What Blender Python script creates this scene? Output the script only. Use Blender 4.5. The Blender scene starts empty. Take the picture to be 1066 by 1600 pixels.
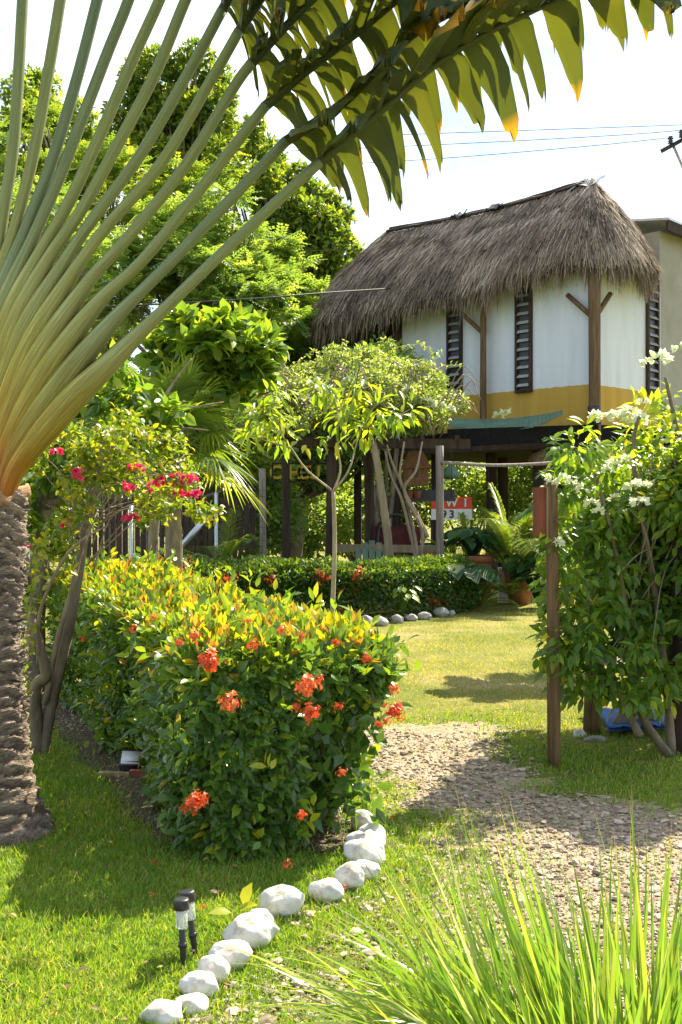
import bpy, math, random
import numpy as np
from mathutils import Vector
R = math.radians
rng = np.random.default_rng(11)
random.seed(5)
scene = bpy.context.scene
COL = scene.collection

# ------------------------------------------------------------------ camera
F = 1778.0                      # focal length in photograph pixels (40 mm)
CX, CY, CAMZ = 533.0, 800.0, 1.55
cd = bpy.data.cameras.new('camera'); cam = bpy.data.objects.new('camera', cd); COL.objects.link(cam)
cam.location = (0, 0, CAMZ); cam.rotation_euler = (R(90), 0, 0)
cd.sensor_width = 36; cd.sensor_height = 36; cd.sensor_fit = 'VERTICAL'; cd.lens = 40.0
cd.clip_start = 0.05; cd.clip_end = 2000
scene.camera = cam
# ------------------------------------------------------------------ light
SUN_EL, SUN_AZ = 46.0, 37.0     # azimuth clockwise from +Y (behind the house, to the right)
w = bpy.data.worlds.new('World'); scene.world = w; w.use_nodes = True
nt = w.node_tree; nt.nodes.clear()
wo = nt.nodes.new('ShaderNodeOutputWorld'); bg = nt.nodes.new('ShaderNodeBackground')
sky = nt.nodes.new('ShaderNodeTexSky'); sky.sky_type = 'NISHITA'; sky.sun_disc = False
sky.sun_elevation = R(SUN_EL); sky.sun_rotation = R(SUN_AZ); sky.air_density = 1.0; sky.dust_density = .8; sky.ozone_density = 2.2
tc = nt.nodes.new('ShaderNodeTexCoord'); mp = nt.nodes.new('ShaderNodeMapping'); mp.inputs['Scale'].default_value = (2.2, 2.2, 5.0)
nz = nt.nodes.new('ShaderNodeTexNoise'); nz.inputs['Scale'].default_value = 1.6; nz.inputs['Detail'].default_value = 7; nz.inputs['Roughness'].default_value = .58
cr = nt.nodes.new('ShaderNodeValToRGB'); cr.color_ramp.elements[0].position = .42; cr.color_ramp.elements[1].position = .68
cr.color_ramp.elements[0].color = (0, 0, 0, 1); cr.color_ramp.elements[1].color = (1, 1, 1, 1)
mx = nt.nodes.new('ShaderNodeMix'); mx.data_type = 'RGBA'; mx.inputs[7].default_value = (7.8, 7.9, 8.1, 1)
nt.links.new(tc.outputs['Generated'], mp.inputs[0]); nt.links.new(mp.outputs[0], nz.inputs['Vector'])
nt.links.new(nz.outputs['Fac'], cr.inputs[0]); nt.links.new(cr.outputs[0], mx.inputs[0])
nt.links.new(sky.outputs[0], mx.inputs[6]); nt.links.new(mx.outputs[2], bg.inputs[0])
bg.inputs[1].default_value = 0.081
nt.links.new(bg.outputs[0], wo.inputs[0])
sl = bpy.data.lights.new('sun', 'SUN'); sl.energy = 4.5; sl.angle = R(.5); sl.color = (1, .90, .70)
so = bpy.data.objects.new('sun', sl); COL.objects.link(so)
sdir = Vector((math.sin(R(SUN_AZ)) * math.cos(R(SUN_EL)), math.cos(R(SUN_AZ)) * math.cos(R(SUN_EL)), math.sin(R(SUN_EL))))
so.rotation_euler = sdir.to_track_quat('Z', 'Y').to_euler()
scene.view_settings.view_transform = 'Standard'; scene.view_settings.look = 'None'
scene.view_settings.exposure = 1.68; scene.view_settings.gamma = 1.0
scene.cycles.use_denoising = True
scene.cycles.max_bounces = 8; scene.cycles.diffuse_bounces = 4; scene.cycles.transmission_bounces = 5; scene.cycles.transparent_max_bounces = 8
scene.cycles.sample_clamp_indirect = 6

# ------------------------------------------------------------------ helpers
def P(px, py, Y):               # photo pixel at depth Y -> world point
    return np.array(((px - CX) / F * Y, Y, CAMZ - (py - CY) / F * Y))
def G(px, py, z=0.0):           # photo pixel on the ground
    Y = F * (CAMZ - z) / (py - CY); return np.array(((px - CX) / F * Y, Y, z))
def nrm(a):
    a = np.asarray(a, float); return a / np.maximum(np.linalg.norm(a, axis=-1, keepdims=True), 1e-9)
def rdir(n):
    return nrm(rng.normal(size=(n, 3)))
def U(a, b, n=None): return rng.uniform(a, b, n)
def hsh(ix, iy, s):
    h = (ix * 374761393 + iy * 668265263 + s * 974634777) & 0x7fffffff
    h = ((h ^ (h >> 13)) * 1274126177) & 0x7fffffff
    return ((h ^ (h >> 16)) & 0xffff) / 65535.0
def vnoise(x, y, s=0):
    x = np.asarray(x, float); y = np.asarray(y, float)
    ix = np.floor(x).astype(np.int64); iy = np.floor(y).astype(np.int64)
    fx = x - ix; fy = y - iy; fx = fx * fx * (3 - 2 * fx); fy = fy * fy * (3 - 2 * fy)
    a = hsh(ix, iy, s); b = hsh(ix + 1, iy, s); c = hsh(ix, iy + 1, s); d = hsh(ix + 1, iy + 1, s)
    return (a * (1 - fx) + b * fx) * (1 - fy) + (c * (1 - fx) + d * fx) * fy
def fbm(x, y, s=0): return .5 * vnoise(x, y, s) + .3 * vnoise(x * 2.1, y * 2.1, s + 1) + .2 * vnoise(x * 4.3, y * 4.3, s + 2)

ORIG = {}
Zup = np.array((0, 0, 1.))
class MB:
    def __init__(self): self.v = []; self.f = []; self.r = []; self.t = []; self.n = 0
    def add(self, v, f, rnd=.5, tip=0.0):
        v = np.asarray(v, float).reshape(-1, 3); m = len(v)
        if not isinstance(f, list): f = [f]
        for q in f:
            q = np.asarray(q, np.int64)
            if q.size: self.f.append(q + self.n)
        self.v.append(v); self.n += m
        self.r.append(np.broadcast_to(np.asarray(rnd, float), (m,)).copy()); self.t.append(np.broadcast_to(np.asarray(tip, float), (m,)).copy())
        return self
    def build(self, name, mat, parent=None, smooth=True, origin=None):
        v = np.concatenate(self.v)
        if parent is not None: o = ORIG[parent.name]
        elif origin is not None: o = np.asarray(origin, float)
        else: o = np.array((v[:, 0].mean(), v[:, 1].mean(), v[:, 2].min()))
        me = bpy.data.meshes.new(name)
        me.vertices.add(len(v)); me.vertices.foreach_set('co', (v - o).astype(np.float32).ravel())
        loops = np.concatenate([q.ravel() for q in self.f]); tot = np.concatenate([np.full(len(q), q.shape[1]) for q in self.f])
        start = np.concatenate(([0], np.cumsum(tot)[:-1]))
        me.loops.add(len(loops)); me.loops.foreach_set('vertex_index', loops.astype(np.int32))
        me.polygons.add(len(tot)); me.polygons.foreach_set('loop_start', start.astype(np.int32)); me.polygons.foreach_set('loop_total', tot.astype(np.int32))
        me.polygons.foreach_set('use_smooth', np.full(len(tot), smooth))
        for nm, arr in (('rnd', self.r), ('tip', self.t)):
            at = me.attributes.new(nm, 'FLOAT', 'POINT'); at.data.foreach_set('value', np.concatenate(arr).astype(np.float32))
        me.update(calc_edges=True); me.validate()
        ob = bpy.data.objects.new(name, me); COL.objects.link(ob); me.materials.append(mat)
        if parent is not None: ob.parent = parent; ORIG[ob.name] = o
        else: ob.location = o; ORIG[ob.name] = o
        return ob
def tag(o, label=None, cat=None, group=None, kind=None):
    if label: o['label'] = label
    if cat: o['category'] = cat
    if group: o['group'] = group
    if kind: o['kind'] = kind
    return o
def thing(name, label, cat, loc, group=None):
    o = bpy.data.objects.new(name, None); COL.objects.link(o); o.location = tuple(loc); o.empty_display_size = .1
    ORIG[o.name] = np.asarray(loc, float); return tag(o, label, cat, group)
def copy_tree(o, parent=None):
    c = o.copy(); COL.objects.link(c); ORIG[c.name] = ORIG[o.name]
    if parent is not None: c.parent = parent
    for ch in list(o.children): copy_tree(ch, c)
    return c

def box(mb, c, s, rz=0.0, rnd=.5, ux=None, uy=None, uz=None):
    c = np.asarray(c, float); h = np.asarray(s, float) / 2
    if ux is None:
        ux = np.array((math.cos(rz), math.sin(rz), 0)); uy = np.array((-math.sin(rz), math.cos(rz), 0)); uz = np.array((0, 0, 1.))
    q = [(-1, -1, -1), (1, -1, -1), (1, 1, -1), (-1, 1, -1), (-1, -1, 1), (1, -1, 1), (1, 1, 1), (-1, 1, 1)]
    v = [c + a * h[0] * ux + b * h[1] * uy + d * h[2] * uz for a, b, d in q]
    mb.add(v, np.array([(0, 3, 2, 1), (4, 5, 6, 7), (0, 1, 5, 4), (1, 2, 6, 5), (2, 3, 7, 6), (3, 0, 4, 7)]), rnd); return mb
def beam(mb, a, b, wd, ht, rnd=.5):           # rectangular bar from a to b
    a = np.asarray(a, float); b = np.asarray(b, float); d = b - a; L = np.linalg.norm(d); d = d / L
    up = np.array((0, 0, 1.)) if abs(d[2]) < .95 else np.array((0, 1., 0)); s = nrm(np.cross(d, up)); u = np.cross(s, d)
    return box(mb, (a + b) / 2, (L, wd, ht), ux=d, uy=s, uz=u, rnd=rnd)
def catmull(pts, n):
    p = np.asarray(pts, float); p = np.vstack((2 * p[0] - p[1], p, 2 * p[-1] - p[-2])); m = len(p) - 3
    t = np.linspace(0, m - 1e-6, n); i = t.astype(int); u = (t - i)[:, None]
    a, b, c, d = p[i], p[i + 1], p[i + 2], p[i + 3]
    return .5 * (2 * b + (c - a) * u + (2 * a - 5 * b + 4 * c - d) * u ** 2 + (3 * b - a - 3 * c + d) * u ** 3)
def grid_faces(nr, nc, wrap=False):
    i = np.arange(nr - 1)[:, None]; j = np.arange(nc if wrap else nc - 1)[None, :]; j2 = (j + 1) % nc
    return np.stack(np.broadcast_arrays(i * nc + j, i * nc + j2, (i + 1) * nc + j2, (i + 1) * nc + j), -1).reshape(-1, 4)
def tube(mb, pts, rad, seg=8, rnd=.5, cap=True, jit=0.0, squash=None):
    pts = np.asarray(pts, float); n = len(pts); rad = np.broadcast_to(np.asarray(rad, float), (n,))
    T = nrm(np.gradient(pts, axis=0)); ref = np.array((0, 1., 0)) if abs(T[0][1]) < .8 else np.array((1., 0, 0))
    S = nrm(np.cross(T, ref)); B = np.cross(S, T)
    a = np.linspace(0, 2 * math.pi, seg, endpoint=False)
    rr = rad[:, None] * (1 + (jit * rng.normal(size=(n, seg)) if jit else 0))
    rb = rr if squash is None else rr * squash
    v = pts[:, None] + S[:, None] * (rr * np.cos(a))[..., None] + B[:, None] * (rb * np.sin(a))[..., None]
    f = [grid_faces(n, seg, True)]
    if cap: f.append(np.arange(seg)[None, ::-1]); f.append(np.arange(seg)[None] + (n - 1) * seg)
    tt = np.repeat(np.linspace(0, 1, n), seg)
    mb.add(v, f, rnd, tt); return mb
def lathe(mb, c, prof, seg=16, rnd=.5, axis=None):     # prof: (r, z) pairs
    c = np.asarray(c, float); a = np.linspace(0, 2 * math.pi, seg, endpoint=False); n = len(prof)
    pr = np.asarray(prof, float)
    ax = np.array((0, 0, 1.)) if axis is None else nrm(np.asarray(axis, float))
    s = nrm(np.cross(ax, (0, 1., 0.02))); b = np.cross(ax, s)
    v = c + pr[:, None, 1, None] * ax + pr[:, None, 0, None] * (np.cos(a)[None, :, None] * s + np.sin(a)[None, :, None] * b)
    mb.add(v, [grid_faces(n, seg, True), np.arange(seg)[None, ::-1], np.arange(seg)[None] + (n - 1) * seg], rnd); return mb
L8 = (np.array([(0, 0, 0), (.40, .30, .07), (-.40, .30, .07), (.40, .62, .05), (-.40, .62, .05), (0, 1, -.10), (0, .30, 0), (0, .62, -.02)]),
      [np.array([(0, 1, 6), (0, 6, 2), (3, 5, 7), (7, 5, 4)]), np.array([(6, 1, 3, 7), (2, 6, 7, 4)])])
L4 = (np.array([(0, 0, 0), (.5, .45, .08), (0, 1, -.08), (-.5, .45, .08)]), [np.array([(0, 1, 2), (0, 2, 3)])])
def leaves(mb, pos, D, N, L, W, tpl=L8, rnd=None):
    tv, tf = tpl; n = len(pos); k = len(tv); pos = np.asarray(pos, float)
    D = nrm(np.broadcast_to(D, (n, 3))); S = nrm(np.cross(D, np.broadcast_to(N, (n, 3)) + 1e-4)); N = np.cross(S, D)
    L = np.broadcast_to(L, (n,))[:, None, None]; W = np.broadcast_to(W, (n,))[:, None, None]
    v = pos[:, None] + tv[None, :, :1] * W * S[:, None] + tv[None, :, 1:2] * L * D[:, None] + tv[None, :, 2:] * L * N[:, None]
    off = (np.arange(n) * k)[:, None, None]
    if rnd is None: rnd = rng.random(n)
    mb.add(v, [(q[None] + off).reshape(-1, q.shape[1]) for q in tf], np.repeat(np.broadcast_to(rnd, (n,)), k), np.tile(tv[:, 1], n)); return mb
def ribbons(mb, P0, D0, L, W, bend, k=4, side=None, rnd=None, prof=None, fold=0):
    P0 = np.asarray(P0, float); n = len(P0); D0 = nrm(np.broadcast_to(D0, (n, 3)))
    L = np.broadcast_to(L, (n,)); W = np.broadcast_to(W, (n,)); bend = np.broadcast_to(bend, (n,))
    t = np.linspace(0, 1, k + 1)
    if side is None: side = np.cross(D0, rdir(n))
    side = nrm(np.broadcast_to(side, (n, 3)))
    c = P0[:, None] + D0[:, None] * (L[:, None] * t)[..., None]; c[..., 2] -= (bend * L)[:, None] * t ** 2
    wp = (prof(t) if prof is not None else np.minimum(1, .75 + t * 1.2) * (1 - t ** 2.2)) * .5
    hw = (W[:, None] * np.maximum(wp, .01)[None])[..., None] * side[:, None]
    v = np.stack((c - hw, c + hw), 2)          # n,k+1,2,3
    i = np.arange(k)[None] * 2 + (np.arange(n) * 2 * (k + 1))[:, None]
    f = np.stack((i, i + 1, i + 3, i + 2), -1).reshape(-1, 4)
    if rnd is None: rnd = rng.random(n)
    mb.add(v, f, np.repeat(np.broadcast_to(rnd, (n,)), 2 * (k + 1)), np.tile(np.repeat(t, 2), n)); return mb
def ellipsoid_pts(n, c, r, shell=.55):
    d = rdir(n); q = (shell + (1 - shell) * rng.random(n) ** .6)[:, None]
    return np.asarray(c) + d * np.asarray(r) * q, d

# ------------------------------------------------------------------ materials
def newmat(name):
    m = bpy.data.materials.new(name); m.use_nodes = True; m.node_tree.nodes.clear()
    n = m.node_tree.nodes; o = n.new('ShaderNodeOutputMaterial'); return m, n, m.node_tree.links, o
def ramp(n, stops):
    r = n.new('ShaderNodeValToRGB'); e = r.color_ramp.elements
    while len(e) < len(stops): e.new(.5)
    for k, (p, c) in enumerate(stops): e[k].position = p; e[k].color = (*c, 1)
    return r
def attr(n, nm):
    a = n.new('ShaderNodeAttribute'); a.attribute_name = nm; return a.outputs['Fac']
def leafmat(name, stops, trans=.4, rough=.38, tint=(2.0, 1.75, .6), tip=None, spec=.5):
    m, n, l, o = newmat(name)
    r = ramp(n, stops); l.new(attr(n, 'rnd'), r.inputs[0]); c = r.outputs[0]
    if tip:
        tr = ramp(n, [(tip[0], (0, 0, 0)), (tip[1], (1, 1, 1))]); l.new(attr(n, 'tip'), tr.inputs[0])
        x = n.new('ShaderNodeMix'); x.data_type = 'RGBA'; l.new(tr.outputs[0], x.inputs[0]); l.new(c, x.inputs[6]); x.inputs[7].default_value = (*tip[2], 1); c = x.outputs[2]
    p = n.new('ShaderNodeBsdfPrincipled'); p.inputs['Roughness'].default_value = rough; p.inputs['Specular IOR Level'].default_value = spec; l.new(c, p.inputs['Base Color'])
    t = n.new('ShaderNodeBsdfTranslucent'); mm = n.new('ShaderNodeMix'); mm.data_type = 'RGBA'; mm.blend_type = 'MULTIPLY'; mm.inputs[0].default_value = 1
    l.new(c, mm.inputs[6]); mm.inputs[7].default_value = (*tint, 1); l.new(mm.outputs[2], t.inputs[0])
    s = n.new('ShaderNodeMixShader'); s.inputs[0].default_value = trans; l.new(p.outputs[0], s.inputs[1]); l.new(t.outputs[0], s.inputs[2]); l.new(s.outputs[0], o.inputs[0]); return m
def noisemat(name, stops, scale=8, stretch=(1, 1, 1), rough=.8, bump=.3, bscale=None, detail=6, spec=.3, metal=0, dist=.02, usernd=0.0):
    m, n, l, o = newmat(name)
    t = n.new('ShaderNodeTexCoord'); mp_ = n.new('ShaderNodeMapping'); mp_.inputs['Scale'].default_value = stretch; l.new(t.outputs['Object'], mp_.inputs[0])
    z = n.new('ShaderNodeTexNoise'); z.inputs['Scale'].default_value = scale; z.inputs['Detail'].default_value = detail; z.inputs['Roughness'].default_value = .62; l.new(mp_.outputs[0], z.inputs['Vector'])
    f = z.outputs['Fac']
    if usernd:
        a = n.new('ShaderNodeMix'); a.data_type = 'FLOAT'; a.inputs[0].default_value = usernd; l.new(f, a.inputs[2]); l.new(attr(n, 'rnd'), a.inputs[3]); f = a.outputs[0]
    r = ramp(n, stops); l.new(f, r.inputs[0])
    p = n.new('ShaderNodeBsdfPrincipled'); p.inputs['Roughness'].default_value = rough; p.inputs['Specular IOR Level'].default_value = spec; p.inputs['Metallic'].default_value = metal; l.new(r.outputs[0], p.inputs['Base Color'])
    if bump:
        z2 = n.new('ShaderNodeTexNoise'); z2.inputs['Scale'].default_value = bscale or scale * 3; z2.inputs['Detail'].default_value = 8; l.new(mp_.outputs[0], z2.inputs['Vector'])
        b = n.new('ShaderNodeBump'); b.inputs['Strength'].default_value = bump; b.inputs['Distance'].default_value = dist; l.new(z2.outputs['Fac'], b.inputs['Height']); l.new(b.outputs[0], p.inputs['Normal'])
    l.new(p.outputs[0], o.inputs[0]); return m
M = {}
M['grass'] = leafmat('grass', [(0, (.07, .17, .018)), (.45, (.14, .27, .026)), (.8, (.27, .36, .05)), (1, (.46, .40, .17))], .45, .5)
M['dry_grass'] = leafmat('dry_grass', [(0, (.13, .16, .025)), (.5, (.28, .29, .055)), (1, (.50, .42, .19))], .4, .55)
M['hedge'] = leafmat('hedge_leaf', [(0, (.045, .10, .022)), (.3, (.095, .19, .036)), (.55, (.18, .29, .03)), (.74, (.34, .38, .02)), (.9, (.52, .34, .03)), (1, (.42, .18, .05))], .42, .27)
M['back_hedge'] = leafmat('back_hedge_leaf', [(0, (.025, .065, .015)), (.6, (.065, .14, .022)), (1, (.19, .26, .035))], .4, .35)
M['bush'] = leafmat('bush_leaf', [(0, (.05, .115, .024)), (.5, (.13, .24, .032)), (.8, (.28, .39, .035)), (1, (.46, .46, .04))], .54, .34)
M['bract_white'] = leafmat('bract_white', [(0, (.80, .82, .68)), (1, (.68, .74, .48))], .45, .5, (1.05, 1.05, .95))
M['bract_pink'] = leafmat('bract_pink', [(0, (.70, .03, .16)), (.7, (.75, .05, .12)), (1, (.60, .03, .32))], .4, .5, (1.2, .8, .9))
M['flower_red'] = leafmat('flower_red', [(0, (.64, .07, .018)), (.6, (.74, .15, .035)), (1, (.70, .25, .07))], .3, .5, (1.2, .9, .8))
M['bougain'] = leafmat('bougainvillea_leaf', [(0, (.04, .10, .015)), (.5, (.13, .22, .02)), (1, (.34, .33, .03))], .45, .4)
M['vine'] = leafmat('vine_leaf', [(0, (.08, .15, .045)), (.5, (.18, .27, .08)), (1, (.38, .42, .16))], .48, .42)
M['young'] = leafmat('young_leaf', [(0, (.10, .20, .025)), (.6, (.22, .33, .03)), (1, (.46, .42, .02))], .5, .38)
M['tree_dark'] = leafmat('tree_leaf_dark', [(0, (.045, .095, .02)), (.5, (.11, .19, .028)), (1, (.32, .36, .04))], .5, .4)
M['tree_mid'] = leafmat('tree_leaf_mid', [(0, (.07, .14, .032)), (.5, (.145, .24, .045)), (1, (.32, .38, .06))], .52, .42)
M['tree_light'] = leafmat('tree_leaf_light', [(0, (.10, .185, .055)), (.5, (.17, .28, .08)), (1, (.30, .39, .10))], .52, .45)
M['bigleaf'] = leafmat('big_leaf', [(0, (.06, .13, .028)), (.5, (.14, .25, .035)), (1, (.32, .40, .045))], .5, .34)
M['palmleaf'] = leafmat('palm_leaf', [(0, (.07, .14, .025)), (.6, (.16, .24, .04)), (1, (.30, .33, .06))], .48, .35)
M['darkfrond'] = leafmat('dark_frond', [(0, (.016, .055, .022)), (.6, (.035, .10, .03)), (1, (.08, .15, .04))], .3, .6, spec=.2)
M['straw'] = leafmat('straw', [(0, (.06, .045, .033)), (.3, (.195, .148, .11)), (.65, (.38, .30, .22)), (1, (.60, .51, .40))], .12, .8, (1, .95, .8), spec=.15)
M['lemon'] = leafmat('lemongrass', [(0, (.10, .22, .04)), (.5, (.19, .31, .05)), (.85, (.30, .37, .07)), (1, (.42, .46, .30))], .45, .3, (1.6, 1.5, .6), tip=(.86, 1.0, (.40, .24, .10)))
M['fanblade'] = leafmat('traveller_blade', [(0, (.045, .065, .03)), (.6, (.065, .092, .033)), (1, (.11, .13, .036))], .36, .45, (2.3, 1.9, .3), tip=(.86, 1.0, (.50, .28, .03)), spec=.25)
M['wood_dark'] = noisemat('wood_dark', [(.3, (.018, .011, .007)), (.7, (.07, .045, .03))], 9, (1, 1, .12), .8, .4)
M['wood_brown'] = noisemat('wood_brown', [(.3, (.065, .038, .016)), (.7, (.20, .12, .052))], 9, (3, 3, .2), .65, .4)
M['wood_grey'] = noisemat('wood_grey', [(.3, (.13, .105, .09)), (.7, (.30, .26, .23))], 9, (3, 3, .2), .85, .5)
M['bamboo'] = noisemat('bamboo', [(.3, (.19, .145, .08)), (.7, (.38, .31, .19))], 6, (2, 2, .3), .6, .2)
M['bark'] = noisemat('bark', [(.3, (.10, .08, .055)), (.7, (.27, .22, .155))], 10, (1, 1, .4), .9, .6)
M['twig'] = noisemat('twig', [(.3, (.16, .12, .08)), (.7, (.34, .27, .19))], 12, (1, 1, .4), .85, .3)
M['palmbark'] = noisemat('palm_bark', [(.28, (.035, .026, .02)), (.5, (.17, .125, .092)), (.74, (.38, .305, .23))], 14, (1, 1, 2.6), .9, .9, 40, dist=.03, usernd=.30)
M['stone_white'] = noisemat('painted_stone', [(.30, (.30, .25, .18)), (.40, (.50, .46, .39)), (.47, (.60, .585, .54)), (.7, (.69, .68, .65))], 11, rough=.85, bump=.55, bscale=30, dist=.012)
M['stone_grey'] = noisemat('grey_stone', [(.3, (.22, .21, .19)), (.7, (.42, .40, .37))], 9, rough=.85, bump=.4)
M['gravel'] = noisemat('gravel_stone', [(.15, (.19, .145, .10)), (.5, (.35, .275, .195)), (.9, (.54, .455, .355))], 20, rough=.9, bump=.2, usernd=.75)
M['netting'] = noisemat('dark_netting', [(.3, (.008, .008, .009)), (.7, (.018, .017, .017))], 20, rough=.95, bump=.1, spec=.05)
M['black'] = noisemat('black_plastic', [(.3, (.012, .012, .013)), (.7, (.03, .03, .032))], 20, rough=.42, bump=.05, spec=.5)
M['white'] = noisemat('white_paint', [(.3, (.66, .66, .64)), (.7, (.78, .78, .76))], 5, rough=.7, bump=.1)
M['green_paint'] = noisemat('green_paint', [(.3, (.10, .17, .12)), (.7, (.19, .27, .19))], 8, (1, 1, .4), .7, .2)
M['green_sheet'] = noisemat('green_sheet', [(.3, (.05, .11, .065)), (.7, (.11, .19, .12))], 3, (1, 1, 1), .6, .2)
M['terracotta'] = noisemat('terracotta', [(.3, (.22, .075, .04)), (.7, (.40, .16, .09))], 7, rough=.85, bump=.2)
M['metal'] = noisemat('galvanised', [(.3, (.40, .42, .45)), (.7, (.62, .64, .67))], 4, rough=.38, bump=.1, metal=.7)
M['cable'] = noisemat('cable', [(.3, (.02, .02, .02)), (.7, (.05, .05, .05))], 4, rough=.6, bump=0)
M['red'] = noisemat('red_panel', [(.3, (.62, .06, .03)), (.7, (.72, .09, .05))], 5, rough=.5, bump=.05)
M['yellow'] = noisemat('yellow_letters', [(.3, (.48, .32, .03)), (.7, (.62, .43, .05))], 5, rough=.6, bump=.05)
M['maroon'] = noisemat('maroon_cloth', [(.3, (.05, .012, .012)), (.7, (.12, .03, .025))], 8, rough=.95, bump=.3)
M['blue'] = noisemat('blue_tarpaulin', [(.3, (.03, .12, .42)), (.7, (.07, .22, .60))], 6, rough=.5, bump=.4, bscale=9)
M['rust'] = noisemat('red_board', [(.3, (.13, .035, .018)), (.7, (.22, .07, .035))], 9, (2, 2, .3), .8, .3)
M['orange_wood'] = noisemat('orange_wood', [(.3, (.12, .055, .022)), (.7, (.22, .11, .045))], 9, (2, 2, .3), .7, .3)
M['brick'] = noisemat('brick', [(.3, (.15, .045, .03)), (.7, (.30, .11, .07))], 12, rough=.9, bump=.4)
M['soil'] = noisemat('mulch_soil', [(.25, (.035, .024, .016)), (.5, (.085, .06, .04)), (.75, (.16, .125, .085))], 30, rough=.95, bump=.8, bscale=45)
M['trunk_light'] = noisemat('trunk_light', [(.3, (.24, .19, .12)), (.7, (.44, .37, .26))], 12, (2, 2, .4), .8, .3)

# ------------------------------------------------------------------ ground
def ground_mat():
    m, n, l, o = newmat('lawn_ground')
    t = n.new('ShaderNodeTexCoord')
    a = n.new('ShaderNodeTexNoise'); a.inputs['Scale'].default_value = .55; a.inputs['Detail'].default_value = 8; a.inputs['Roughness'].default_value = .65; l.new(t.outputs['Object'], a.inputs['Vector'])
    b = n.new('ShaderNodeTexNoise'); b.inputs['Scale'].default_value = 22; b.inputs['Detail'].default_value = 8; b.inputs['Roughness'].default_value = .7; l.new(t.outputs['Object'], b.inputs['Vector'])
    ra = ramp(n, [(.33, (.11, .14, .03)), (.48, (.18, .20, .045)), (.57, (.28, .25, .09)), (.67, (.42, .34, .19))]); l.new(a.outputs['Fac'], ra.inputs[0])
    rb = ramp(n, [(.3, (.55, .55, .5)), (.7, (1.25, 1.25, 1.15))]); l.new(b.outputs['Fac'], rb.inputs[0])
    x = n.new('ShaderNodeMix'); x.data_type = 'RGBA'; x.blend_type = 'MULTIPLY'; x.inputs[0].default_value = 1; l.new(ra.outputs[0], x.inputs[6]); l.new(rb.outputs[0], x.inputs[7])
    p = n.new('ShaderNodeBsdfPrincipled'); p.inputs['Roughness'].default_value = .95; p.inputs['Specular IOR Level'].default_value = .1; l.new(x.outputs[2], p.inputs['Base Color'])
    bp = n.new('ShaderNodeBump'); bp.inputs['Strength'].default_value = .8; bp.inputs['Distance'].default_value = .04; l.new(b.outputs['Fac'], bp.inputs['Height']); l.new(bp.outputs[0], p.inputs['Normal'])
    l.new(p.outputs[0], o.inputs[0]); return m
mb = MB(); mb.add([(-400, -60, 0), (400, -60, 0), (400, 900, 0), (-400, 900, 0)], np.array([(0, 1, 2, 3)]))
tag(mb.build('ground', ground_mat(), origin=(0, 0, 0)), kind='structure')
PATH = np.array([(-2.2, 8.9), (-.9, 8.35), (1.05, 8.25), (1.12, 7.2), (1.2, 6.3), (2.0, 5.75), (4.5, 5.2), (5, 1.5), (-.25, 1.5), (-.22, 3.4), (.03, 4.1), (.22, 4.9), (.30, 5.6), (.28, 6.4), (-.1, 7.2), (-1.0, 7.9), (-2.2, 8.3)])
def sdist(x, y, poly):           # signed distance, negative inside
    x = np.asarray(x, float); y = np.asarray(y, float); d = np.full(x.shape, 1e9); ins = np.zeros(x.shape, bool)
    for (ax, ay), (bx, by) in zip(poly, np.roll(poly, -1, 0)):
        ex, ey = bx - ax, by - ay; h = np.clip(((x - ax) * ex + (y - ay) * ey) / (ex * ex + ey * ey), 0, 1)
        d = np.minimum(d, np.hypot(x - ax - h * ex, y - ay - h * ey))
        c = ((ay > y) != (by > y)) & (x < (bx - ax) * (y - ay) / (by - ay + 1e-12) + ax); ins ^= c
    return np.where(ins, -d, d)
def sheet(name, poly, z, mat, jitter=.12, step=.15):
    pts = []
    for a, b in zip(poly, np.roll(poly, -1, 0)):
        k = max(2, int(np.hypot(*(b - a)) / step))
        for q in range(k): pts.append(a + (b - a) * q / k)
    pts = np.array(pts); pts = pts + jitter * (np.stack((fbm(pts[:, 0] * 2.3, pts[:, 1] * 2.3, 3), fbm(pts[:, 0] * 2.3, pts[:, 1] * 2.3, 9)), 1) - .5) * 2
    import bmesh
    bm = bmesh.new(); vs = [bm.verts.new((p[0], p[1], 0)) for p in pts]; fc = bm.faces.new(vs); bmesh.ops.triangulate(bm, faces=[fc])
    me = bpy.data.meshes.new(name); bm.to_mesh(me); bm.free(); me.materials.append(mat)
    o = bpy.data.objects.new(name, me); COL.objects.link(o); o.location = (0, 0, z); return tag(o, kind='structure')
M['path'] = noisemat('path_gravel', [(.3, (.19, .14, .09)), (.5, (.34, .26, .175)), (.7, (.46, .375, .27))], 16, rough=.95, bump=.9, bscale=40, dist=.03)
def path_sheet():                 # ragged edged sheet made of small cells
    st = .028; gx = np.arange(-2.6, 4.2, st); gy = np.arange(1.6, 9.2, st); X, Yg = np.meshgrid(gx, gy)
    s_ = sdist(X, Yg, PATH) + .55 * (fbm(X * 1.6, Yg * 1.6, 3) - .5) + .42 * (fbm(X * 7, Yg * 7, 14) - .5) + .12 * (rng.random(X.shape) - .5)
    s_ = s_ + .55 * np.exp(-((X - (.22 + (Yg - 4.2) * .1)) / .22) ** 2) * (Yg < 5.9) * fbm(X * 5, Yg * 5, 44)
    keep = (s_ < 0)[:-1, :-1]; v = np.stack((X, Yg, X * 0 + .004), -1); f = grid_faces(*X.shape)[keep.ravel()]
    used = np.unique(f); mp2 = np.full(X.size, -1); mp2[used] = np.arange(len(used)); b = MB(); b.add(v.reshape(-1, 3)[used], mp2[f])
    tag(b.build('gravel_path', M['path'], origin=(0, 0, 0)), kind='structure')
path_sheet()

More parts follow.
